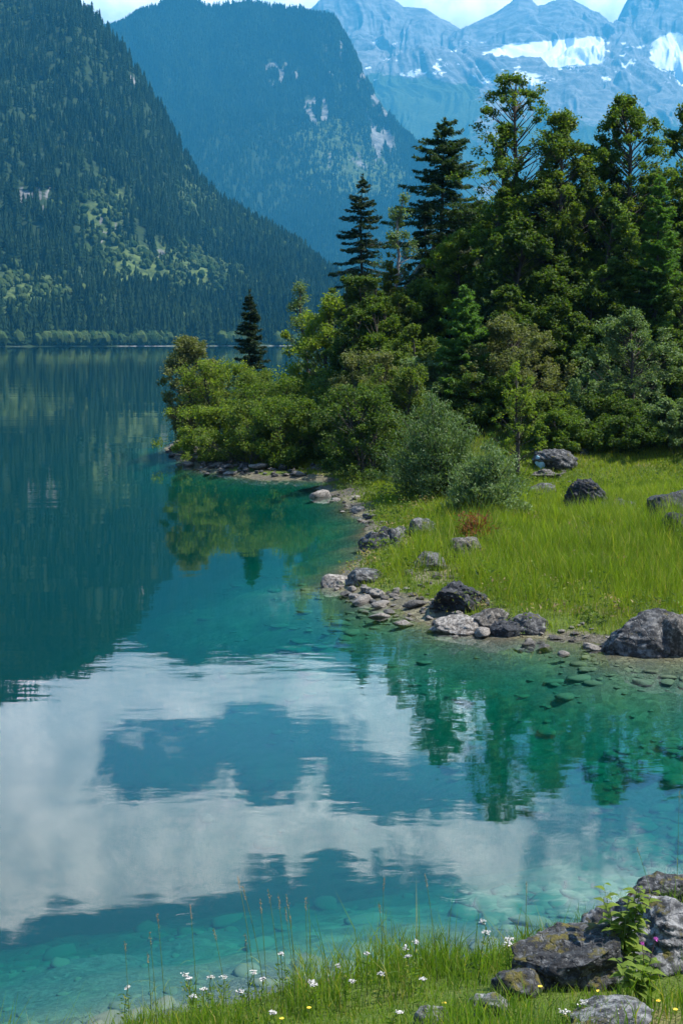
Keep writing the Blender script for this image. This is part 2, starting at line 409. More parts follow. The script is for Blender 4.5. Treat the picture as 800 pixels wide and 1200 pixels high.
m, t = new_mat('mountain_ground')
pos = t.n('ShaderNodeNewGeometry').outputs['Position']
rk = t.attr('rock'); sn = t.attr('snow'); md = t.attr('meadow')
st = t.n('ShaderNodeMapping', {'Vector': pos, 'Scale': (1, 1, 1.8)}).outputs[0]
f1 = t.noise(st, .012, 8, .65, .5); f2 = t.noise(st, .05, 7, .7)
forest = t.mix(f2, c4(.012, .024, .012), c4(.032, .055, .020))
forest = t.mix(t.math('MULTIPLY', md, t.remap(f2, .35, .6)), forest, c4(.10, .135, .04))
rock = t.mix(t.remap(f1, .35, .65), c4(.085, .085, .085), c4(.21, .205, .195))
rock = t.mix(t.remap(f2, .5, .7), rock, c4(.06, .065, .055))
rm = t.remap(t.math('ADD', rk, t.math('MULTIPLY', t.math('SUBTRACT', t.math('ADD', t.math('MULTIPLY', f1, .6), t.math('MULTIPLY', f2, .4)), .5), 1.6)), .42, .58)
col = t.mix(rm, forest, rock)
sm = t.remap(t.math('ADD', sn, t.math('MULTIPLY', t.math('SUBTRACT', f1, .5), 1.1)), .38, .56)
col = t.mix(sm, col, c4(.70, .73, .76))
bp = t.n('ShaderNodeBump', {'Height': t.math('ADD', f1, t.math('MULTIPLY', f2, .6)), 'Strength': .35, 'Distance': 16.0})
p = t.n('ShaderNodeBsdfPrincipled', {'Base Color': col, 'Roughness': .95, 'Specular IOR Level': .1, 'Normal': bp.outputs[0]})
t.n('ShaderNodeOutputMaterial', {0: p.outputs[0]})
M['mountain'] = m

def net_mountain(name, xk, rows, ncol, nrow, noise_amp, nscale, seed, masks, label, rough_pow=1.0, ridge_row=None, env0=(0, .9), far=1.0):
    """rows: list of (r, [heights in metres per key]); polar patch of terrain, heights interpolated along azimuth and range"""
    xs = np.linspace(xk[0], xk[-1], ncol); az = np.arctan((xs - 400) / FPX)
    RR = np.array([np.interp(xs, xk, r) if np.ndim(r) else np.full(ncol, float(r)) for r, _ in rows])
    HH = np.array([np.interp(xs, xk, h) for _, h in rows])
    RR = RR * far; HH = CAMZ + (HH - CAMZ) * far; noise_amp = noise_amp * far; nscale = nscale / far
    s = np.linspace(0, len(rows) - 1, nrow); i = np.minimum(s.astype(int), len(rows) - 2); f = (s - i)[:, None]
    r = RR[i] * (1 - f) + RR[i + 1] * f
    fs = f
    h = HH[i] * (1 - fs) + HH[i + 1] * fs
    A = np.broadcast_to(az[None], r.shape); X = r * np.tan(A); Y = r
    env = sst(env0[0], env0[1], s)[:, None]
    if ridge_row is not None: env = env * (.28 + .72 * sst(0, .55, np.abs(s - ridge_row))[:, None])
    wx = X * nscale + 1.2 * fbm2(X * nscale * .6, Y * nscale * .6, seed + 50, 3)
    nz = ridged2(wx, Y * nscale * .55, seed, 6, .52)
    h = h + noise_amp * env * (nz + .22 * ridged2(wx * 4.3, Y * nscale * 1.5, seed + 20, 4))
    F_i = np.arange(nrow - 1)[:, None] * ncol + np.arange(ncol - 1)[None]
    F = np.stack([F_i, F_i + 1, F_i + 1 + ncol, F_i + ncol], -1).reshape(-1, 4)
    XP = np.broadcast_to(xs[None], r.shape); EL = 399 - np.tan(np.arctan2(h - CAMZ, r)) * FPX   # survey coordinates of every vertex
    gzx = np.gradient(h, axis=0) / (np.gradient(r, axis=0) + 1e-6)
    rock, snow, mead = masks(XP, EL, h, gzx, s[:, None] + 0 * r)
    b = MB(); b.add(np.stack([X, Y, h], -1), F, rock=np.clip(rock, 0, 1).ravel(), snow=np.clip(snow, 0, 1).ravel(), meadow=np.clip(mead, 0, 1).ravel())
    o = b.build(name, M['mountain'], smooth=True)
    tag(o, label, 'mountain', kind='structure')
    return dict(xs=xs, s=s, X=X, Y=Y, h=h, rock=rock, XP=XP, EL=EL, mead=mead)

def blob(XP, EL, cx, cy, sx, sy, soft=.5):
    q = np.sqrt(((XP - cx) / sx) ** 2 + ((EL - cy) / sy) ** 2)
    return sst(1 + soft, 1 - soft, q)

# --- left slope beyond the lake
xk = [-900, -500, -250, -100, 0, 50, 95, 120, 150, 175, 200, 220, 240, 270, 300, 350, 400, 450, 520, 620, 800, 1300]
ry = [-330, -210, -120, -65, -22, -6, 8, 28, 60, 100, 138, 178, 208, 236, 254, 284, 318, 345, 362, 372, 378, 380]
base = np.interp(xk, [-900, 0, 400, 800, 1300], [1050, 1180, 1380, 1550, 1700])
rid = np.interp(xk, [-900, 0, 200, 400, 800, 1300], [2500, 2650, 2350, 2150, 2150, 2150])
RH = elev_h(np.array(ry) + 13, rid)
rowsA = [(base - 90, np.full(len(xk), -22.0)), (base, np.full(len(xk), -.6)), (base + 8, np.full(len(xk), 2.2)),
         (base + (rid - base) * .35, RH * .24), (base + (rid - base) * .7, RH * .60), (rid, RH), (rid + 500, RH * .72), (rid + 1300, RH * .1)]
def masksA(XP, EL, h, g, s):
    n = fbm2(XP * .05, EL * .05, 71, 4)
    rock = np.maximum.reduce([.8 * blob(XP, EL, 52, 236, 26, 16), .6 * blob(XP, EL, 130, 275, 18, 22), .5 * blob(XP, EL, 165, 110, 12, 20), .45 * blob(XP, EL, 185, 300, 20, 9)]) * np.clip(.75 + 1.5 * fbm2(XP * .12, EL * .09, 75, 4), 0, 1.4) + .15 * n
    rock = np.maximum(rock, .46 * (h < .6))
    mead = np.maximum.reduce([blob(XP, EL, 190, 318, 85, 28), .8 * blob(XP, EL, 130, 255, 25, 40), .6 * blob(XP, EL, 240, 225, 30, 30), .8 * blob(XP, EL, 40, 345, 60, 25)])
    return rock, 0 * h, mead
GA = net_mountain('hillside', xk, rowsA, 760, 240, 26, .006, 101, masksA, 'steep forested slope rising straight from the far shore on the left', ridge_row=5, env0=(2.0, 2.9))

# --- middle mountain
xk = [-500, 0, 100, 150, 175, 200, 225, 250, 290, 330, 365, 392, 405, 420, 435, 450, 470, 495, 520, 560, 640, 800, 1300]
ry = [60, 60, 50, 36, 18, 4, -4, 4, 3, 10, 14, 18, 40, 68, 96, 118, 142, 168, 200, 250, 310, 350, 370]
rid = np.interp(xk, [-500, 150, 400, 560, 1300], [4300, 4300, 4200, 3600, 3400]); base = np.interp(xk, [-500, 200, 560, 1300], [2500, 2700, 2600, 2500])
RH = elev_h(np.array(ry) + 21, rid)
rowsB = [(base, np.full(len(xk), -5.0)), (base + (rid - base) * .4, RH * .26), (base + (rid - base) * .72, RH * .56), (base + (rid - base) * .9, RH * .84), (rid, RH), (rid + 500, RH * .85), (rid + 1600, RH * .1)]
def masksB(XP, EL, h, g, s):
    n = fbm2(XP * .03, EL * .03, 72, 5)
    rock = np.maximum.reduce([.75 * blob(XP, EL, 330, 98, 22, 14), .7 * blob(XP, EL, 372, 136, 18, 20), .5 * blob(XP, EL, 392, 60, 14, 50), .55 * blob(XP, EL, 445, 150, 20, 60),
                              .38 * blob(XP, EL, 300, 12, 110, 12), .45 * blob(XP, EL, 400, 190, 40, 30), .6 * blob(XP, EL, 425, 95, 10, 40)]) * np.clip(.72 + 2.2 * fbm2(XP * .16, EL * .07, 76, 5), 0, 1.2) + .16 * n
    mead = np.maximum.reduce([.8 * blob(XP, EL, 440, 215, 45, 25), .6 * blob(XP, EL, 400, 180, 50, 60), .5 * blob(XP, EL, 300, 20, 120, 25)])
    return rock, 0 * h, mead
GB = net_mountain('mountain', xk, rowsB, 760, 260, 105, .0022, 202, masksB, 'broad dark blue mountain with a flat crest and cliffs on its right flank', ridge_row=4, far=1.5)

# --- high rocky range with glacier
xk = [200, 330, 385, 400, 420, 440, 455, 470, 495, 515, 535, 555, 572, 588, 600, 612, 622, 640, 655, 675, 690, 700, 706, 714, 724, 735, 748, 760, 772, 785, 800, 830, 900, 1000, 1300]
ry = [120, 60, 17, 12, 6, 18, 20, 32, 34, 44, 54, 46, 40, 30, 22, 24, 34, 28, 24, 34, 40, 50, 60, 42, 22, 8, 2, 0, 6, 12, -2, -20, 10, 40, 60]
def kx(a, b): return np.interp(xk, a, b)
rowsC = [(np.full(len(xk), 4600.), np.full(len(xk), 0.0)),
         (np.full(len(xk), 5300.), elev_h(kx([200, 440, 560, 700, 800, 1300], [290, 262, 240, 235, 225, 250]), 5300)),
         (np.full(len(xk), 5900.), elev_h(kx([200, 440, 500, 560, 640, 700, 800, 1300], [180, 140, 130, 125, 150, 160, 170, 190]), 5900)),
         (np.full(len(xk), 6150.), elev_h(kx([200, 385, 440, 500, 545, 600, 660, 700, 740, 800, 1300], [150, 104, 96, 94, 98, 101, 106, 112, 120, 130, 150]), 6150)),
         (np.full(len(xk), 6750.), elev_h(np.maximum(kx([200, 385, 440, 500, 545, 600, 650, 700, 720, 750, 800, 1300], [140, 70, 78, 88, 92, 78, 68, 64, 60, 58, 58, 90]), np.array(ry) + 6), 6750)),
         (np.full(len(xk), 7100.), elev_h(ry, 7100)),
         (np.full(len(xk), 7500.), elev_h(np.array(ry) + 60, 7500)), (np.full(len(xk), 8600.), np.full(len(xk), 100.0))]
def masksC(XP, EL, h, g, s):
    n = fbm2(XP * .03, EL * .03, 73, 5)
    rock = sst(200, 110, EL + 30 * n) * sst(470, 640, XP + 40 * n + 1.2 * (110 - EL)) + sst(112, 92, EL + 14 * n) + .45 * blob(XP, EL, 570, 190, 30, 60) + .3 * n
    snow = np.maximum.reduce([sst(8, -8, np.abs(EL - (85 - (XP - 540) * .09)) - (4 + 11 * sst(530, 600, XP))) * sst(528, 548, XP) * sst(706, 690, XP) * sst(3.0, 3.2, s),
                              1.1 * blob(XP, EL, 775, 74, 24, 20), .8 * blob(XP, EL, 792, 92, 16, 20), .42 * blob(XP, EL, 490, 98, 40, 4), .5 * blob(XP, EL, 600, 104, 50, 8),   .52 * sst(.16, .46, fbm2(XP * .10 + 3, EL * .22, 79, 4)) * sst(52, 66, EL) * sst(128, 100, EL)])
    return rock, snow, sst(250, 150, EL) * .4
GC = net_mountain('mountain', xk, rowsC, 1100, 340, 95, .0034, 303, masksC, 'high pale rocky range with a small glacier behind the trees', ridge_row=5, far=1.75)

# ------------------------------------------------------------------ far forests (uncountable, one object each)
def conifer_proto(tiers, sides):
    V = []; F = []
    for k in range(tiers):
        z0 = .06 + .86 * k / tiers; z1 = min(1.0, z0 + 1.75 / tiers * .75); rr = .24 * (1 - .82 * k / tiers)
        o = len(V); V.append((0, 0, z1))
        for j in range(sides):
            a = 2 * math.pi * (j + .5 * (k % 2)) / sides; q = rr * (1.0 if j % 2 else .62)
            V.append((q * math.cos(a), q * math.sin(a), z0 - (.03 if j % 2 else -.02)))
        for j in range(sides): F.append((o, o + 1 + j, o + 1 + (j + 1) % sides))
    return np.array(V), np.array(F)
def blob_proto(seed, sub):
    bm = bmesh.new(); bmesh.ops.create_icosphere(bm, subdivisions=sub, radius=1)
    V = np.array([v.co[:] for v in bm.verts]); F = np.array([[v.index for v in f.verts] for f in bm.faces]); bm.free()
    V *= (1 + .45 * fbm3(V * 1.9, seed, 3))[:, None]
    V = V * np.array([.34, .34, .48]) + np.array([0, 0, .5])
    return V, F
def forest(name, G, count, xr, protos, hmin, hmax, mat, label, pick, seed, srange):
    rng = np.random.default_rng(seed)
    x = rng.uniform(xr[0], xr[1], count); s = srange[0] + (srange[1] - srange[0]) * rng.random(count)
    ci = np.interp(x, G['xs'], np.arange(len(G['xs']))); ri = np.interp(s, G['s'], np.arange(len(G['s'])))
    def samp(A):
        i = np.minimum(ri.astype(int), A.shape[0] - 2); j = np.minimum(ci.astype(int), A.shape[1] - 2); fi = ri - i; fj = ci - j
        return A[i, j] * (1 - fi) * (1 - fj) + A[i + 1, j] * fi * (1 - fj) + A[i, j + 1] * (1 - fi) * fj + A[i + 1, j + 1] * fi * fj
    P = np.stack([samp(G['X']), samp(G['Y']), samp(G['h'])], 1)
    el = samp(G['EL']); xp = samp(G['XP'] + 0); rock = samp(G['rock']); md = samp(G['mead'])
    keep = pick(rng, xp, el, rock, md, P) & (P[:, 2] > 1.0)
    P = P[keep]; md = md[keep]; n = len(P)
    b = MB(); which = rng.integers(0, len(protos), n)
    tone = np.clip(.42 + .55 * fbm2(P[:, 0] * .012, P[:, 1] * .012, seed + 3, 3) + rng.normal(0, .24, n), 0, 1)
    for k, (V, F) in enumerate(protos):
        I = np.where(which == k)[0]; q = len(I)
        if not q: continue
        hgt = (hmin + (hmax - hmin) * rng.random(q) ** 1.5) * (1 - .25 * np.clip(md[I], 0, 1)); wid = hgt * rng.uniform(.85, 1.25, q); a = rng.uniform(0, 6.28, q)
        ca, sa = np.cos(a), np.sin(a)
        VX = V[None, :, 0] * ca[:, None] - V[None, :, 1] * sa[:, None]; VY = V[None, :, 0] * sa[:, None] + V[None, :, 1] * ca[:, None]
        W = np.stack([VX * wid[:, None], VY * wid[:, None], V[None, :, 2] * hgt[:, None] * np.ones((q, 1))], -1) + P[I][:, None, :] - np.array([0, 0, .8])
        W[..., :2] += rng.normal(0, .22, W[..., :2].shape)
        FF = (F[None] + (np.arange(q) * len(V))[:, None, None]).reshape(-1, F.shape[1])
        b.add(W.reshape(-1, 3), FF, rnd=np.repeat(tone[I], len(V)), old=0.0)
    tag(b.build(name, mat), label, 'forest', kind='stuff')
con = [conifer_proto(5, 9), conifer_proto(4, 9), conifer_proto(6, 9)]; con2 = [conifer_proto(3, 6)]
brd = [blob_proto(1, 2), blob_proto(2, 2), blob_proto(3, 2)]; brd2 = [blob_proto(4, 1)]
def decid(x, y, P): return fbm2(P[:, 0] * .009, P[:, 1] * .009, 88, 4)
forest('conifer_forest', GA, 25000, (-330, 470), con, 11, 26, M['far_conifer'], 'dark conifer wood covering the far slope',
       lambda g_, x, e, r, md, P: (r < .45) & (md + .8 * decid(x, e, P) + .25 * g_.normal(size=len(x)) < .62) & (P[:, 2] > 2.0), 7, (1.3, 5.15))
forest('broadleaf_forest', GA, 22000, (-330, 470), brd, 6, 14, M['far_broad'], 'lighter broadleaf wood in patches on the far slope and along its foot',
       lambda g_, x, e, r, md, P: (r < .55) & ((md + .9 * decid(x, e, P) + .2 * g_.normal(size=len(x)) > .52) | ((P[:, 2] < 9 * g_.random(len(x))) & (fbm2(P[:, 0] * .03, P[:, 1] * .01, 90, 3) > .02))), 8, (1.3, 4.9))
forest('conifer_forest', GB, 60000, (60, 560), con2, 18, 34, M['far_conifer'], 'hazy conifer wood on the middle mountain',
       lambda g_, x, e, r, md, P: (r < .36 + .1 * g_.normal(size=len(x))) & (md + .3 * g_.normal(size=len(x)) < .75), 9, (0.6, 4.0))
forest('broadleaf_forest', GB, 9000, (60, 560), brd2, 9, 18, M['far_broad'], 'pale patches of broadleaf wood on the middle mountain',
       lambda g_, x, e, r, md, P: (r < .4) & (md + .5 * decid(x, e, P) + .25 * g_.normal(size=len(x)) > .55), 10, (0.6, 3.8))

# ------------------------------------------------------------------ trees
class Tree:
    def __init__(s, name, label, cat, base, group): s.root = empty(name, base, label, cat, group)

def crown_attr(rng, n, per=4, bias=0.0):
    return dict(rnd=np.repeat(np.clip(rng.normal(.45 + bias, .25, n), 0, 1), per), old=np.repeat(rng.random(n) ** 1.0, per))

def broadleaf(root, seed, Hh, W, cb=.2, leaf=.13, nclump=70, per=120, shape='round', mat='broad', bark='bark', lean=(0, 0), stems=1, asp=.8, crad=.13, compact=False):
    rng = np.random.default_rng(seed); tr = MB(); cr = MB()
    sp = []
    for k in range(stems):
        a = rng.uniform(0, 6.28); off = (0 if stems == 1 else .10 * W)
        zt = np.linspace(0, .93 * Hh * (1 if stems == 1 else rng.uniform(.75, 1)), 9); tt = zt / Hh
        wob = np.cumsum(rng.normal(0, .012 * Hh, (9, 2)), 0) * np.linspace(0, 1, 9)[:, None]
        P = np.stack([off * math.cos(a) * (1 + 1.5 * tt) + lean[0] * tt ** 1.4 + wob[:, 0], off * math.sin(a) * (1 + 1.5 * tt) + lean[1] * tt ** 1.4 + wob[:, 1], zt - .25 * (tt == 0)], 1)
        r0 = (.016 * Hh + .03) / math.sqrt(stems)
        V, F = tube(P, r0 * (1 - .86 * tt), 7); tr.add(V, F); sp.append(P)
    leaf = leaf * (.92 if Hh > 4.5 else .82); per = int(per * 1.45); arms = []
    for i in range(nclump):
        if i % 4 and arms:
            ta, aa, ra = arms[-1]; tcl = float(np.clip(ta + rng.normal(0, .045) + .02, cb * .7, .995))
        else:
            tcl = cb + (1 - cb) * ((len(arms) * .618 + rng.uniform(0, .08)) % 1.0) ** .95; arms.append((tcl, rng.uniform(0, 6.28), rng.uniform(.5, 1.05) if rng.random() < .75 else rng.uniform(1.0, 1.4)))
        u = (tcl - cb) / (1 - cb)
        if shape == 'round': env = math.sin(math.pi * min(1, .14 + .86 * u)) ** .6
        elif shape == 'tall': env = min(1, .20 + (1 - u) * 2.1) * (.70 + .30 * min(1, u * 4))
        elif shape == 'cone': env = min(1, .14 + (1 - u) * 1.35)
        else: env = math.sqrt(max(0, 1 - (u * .98) ** 2))          # dome
        a = arms[-1][1] + rng.normal(0, .38); rad = W / 2 * env * (min(arms[-1][2], 1.0) if compact else arms[-1][2]) * (.25 + (.75 if compact else .9) * math.sqrt(rng.random()))
        st = sp[rng.integers(0, stems)]; k = min(8, int(tcl * 8.6)); axis = st[k] if k < 9 else st[-1]
        c = np.array([axis[0] + rad * math.cos(a), axis[1] + rad * math.sin(a), tcl * Hh])
        if shape == 'dome': c[2] = max(.12 * Hh, c[2])
        ts = max(cb * .5, tcl - (.35 + .45 * rng.random()) * rad / Hh - .03) / .93; s0 = np.array([np.interp(ts, np.linspace(0, 1, 9), st[:, j_]) for j_ in range(3)])
        mid = (s0 + c) / 2 + np.array([0, 0, -.05 * rad])
        tc = np.linspace(0, 1, 5)[:, None]; L = (1 - tc) ** 2 * s0 + 2 * tc * (1 - tc) * mid + tc ** 2 * c
        V, F = tube(L, np.linspace(.006 + .0020 * Hh, .004, 5), 4); tr.add(V, F)
        n = int(per * rng.uniform(.6, 1.4)); q = min(crad * W, .62) * rng.uniform(.45, 1.1)
        dv = norm(rng.normal(size=(n, 3))) * (rng.random(n) ** .45)[:, None] * np.array([q, q, q * asp])
        # lumps inside the clump: little sprays
        dv += norm(rng.normal(size=(7, 3)))[rng.integers(0, 7, n)] * q * .45
        C = c + dv; L_ = leaf * rng.uniform(.65, 1.3, n)
        V, F = leaves(rng, C, L_, L_ * .62, up=1.35)
        cr.add(V, F, **crown_attr(rng, n, 4, rng.normal(0, .12)))
    tr.build('trunk', M[bark], root); cr.build('crown', M[mat], root)

def conifer(root, seed, Hh, W, cb=.08, spacing=.42, mat='spruce', droop=.35, dens=1.0, needle=(.24, .06), irregular=.25, top=.78, clear=0.0):
    spacing *= .72; dens *= 1.7; irregular *= .8
    rng = np.random.default_rng(seed); tr = MB(); cr = MB()
    z = np.linspace(-.25, Hh * .99, 8); wob = np.cumsum(rng.normal(0, .004 * Hh, (8, 2)), 0)
    P = np.stack([wob[:, 0], wob[:, 1], z], 1); V, F = tube(P, (.011 * Hh + .035) * (1 - .93 * np.clip(z / Hh, 0, 1)), 7); tr.add(V, F)
    zz = cb * Hh
    while zz < Hh * .985:
        t_ = (zz / Hh - cb) / (1 - cb); nb = rng.integers(5, 8) if t_ < .85 else 4
        for k in range(nb):
            a = rng.uniform(0, 6.28); ln = W / 2 * ((1 - t_) ** top) * rng.uniform(1 - irregular * 1.6, 1 + irregular * .6) + .10
            if rng.random() < .10 * irregular * 4: continue
            ax = np.array([np.interp(zz, z, wob[:, 0]), np.interp(zz, z, wob[:, 1]), zz + rng.normal(0, spacing * .25)])
            D = np.array([math.cos(a), math.sin(a), 0]); S_ = np.array([-D[1], D[0], 0])
            s = np.linspace(0, 1, 6)
            rise = .30 * (1 - 2.2 * (1 - t_)) * droop / .35
            br = ax + D * (s * ln)[:, None]; br[:, 2] += ln * (rise * s * .5 - droop * .9 * s ** 1.6 * (1 - t_ * .8) + .16 * s ** 4)
            V, F = tube(br, np.linspace(.008 + .004 * ln, .004, 6), 3); tr.add(V, F)
            n = int(dens * (10 + 46 * ln)); q = clear + (1 - clear) * rng.random(n) ** .8
            c = np.stack([np.interp(q, s, br[:, j]) for j in range(3)], 1)
            side = rng.choice([-1, 1], n) * rng.random(n); wd = .30 * ln * (1.08 - q) + .06
            c += S_ * (side * wd)[:, None] + D * (np.abs(side) * wd * .35)[:, None]
            c[:, 2] -= np.abs(side) * wd * .30 + rng.random(n) * .10 * (needle[0] / .3)
            td = D[None] * .8 + S_[None] * (np.sign(side) * .8)[:, None] + np.array([0, 0, -.35])
            V, F = leaves(rng, c, needle[0] * rng.uniform(.6, 1.25, n), needle[1] * rng.uniform(.7, 1.3, n), up=1.3, tdir=td, fold=.1)
            cr.add(V, F, **crown_attr(rng, n, 4))
        zz += spacing * rng.uniform(.75, 1.25) * (1 - .35 * t_)
    n = 30; c = np.stack([rng.normal(0, .05, n) + wob[-1, 0], rng.normal(0, .05, n) + wob[-1, 1], Hh * rng.uniform(.95, 1.01, n)], 1)
    V, F = leaves(rng, c, needle[0] * .7, needle[1], up=.2, tdir=np.tile(np.array([[0, 0, 1.]]), (n, 1))); cr.add(V, F, **crown_attr(rng, n, 4))
    tr.build('trunk', M['bark'], root); cr.build('crown', M[mat], root)

def willow(root, seed, Hh, W, mat='willow', leaf=.12, nst=90, per=90, up=1.0):
    rng = np.random.default_rng(seed); tr = MB(); cr = MB()
    for i in range(nst):
        a = rng.uniform(0, 6.28); th = (rng.random() ** .6) * 1.45
        ln = rng.choice([.68, .85, .95, 1.0, 1.12]) * rng.uniform(.88, 1.08)
        e = np.array([math.cos(a) * math.sin(th) * W / 2, math.sin(a) * math.sin(th) * W / 2, max(.10, math.cos(th)) * Hh]) * ln
        b0 = np.array([rng.normal(0, .06 * W), rng.normal(0, .06 * W), -.1])
        s = np.linspace(0, 1, 7)[:, None]
        ctrl = np.array([e[0] * .35, e[1] * .35, e[2] * .75]); L = (1 - s) ** 2 * b0 + 2 * s * (1 - s) * ctrl + s ** 2 * e
        V, F = tube(L, np.linspace(.016, .004, 7), 4); tr.add(V, F)
        n = int(per * rng.uniform(.7, 1.3)); q = .30 + .70 * rng.random(n) ** .6
        c = np.stack([np.interp(q, s[:, 0], L[:, j]) for j in range(3)], 1)
        rr = .085 * W * (1.15 - q) + .05
        c += rng.normal(size=(n, 3)) * rr[:, None] * np.array([1, 1, .8])
        dirn = norm(e - b0)
        td = np.tile(dirn + np.array([0, 0, .4 * up]), (n, 1)) + rng.normal(size=(n, 3)) * .5
        V, F = leaves(rng, c, leaf * rng.uniform(.7, 1.3, n), leaf * .26 * rng.uniform(.8, 1.3, n), up=.5, tdir=td)
        cr.add(V, F, **crown_attr(rng, n, 4, rng.normal(0, .12)))
    tr.build('stems', M['bark'], root); cr.build('foliage', M[mat], root)

def place(x, top, Y, sink=.05):
    p = at_depth(x, top, Y); zb = gz(p[0], Y); return np.array([p[0], Y, zb - sink]), p[2] - zb

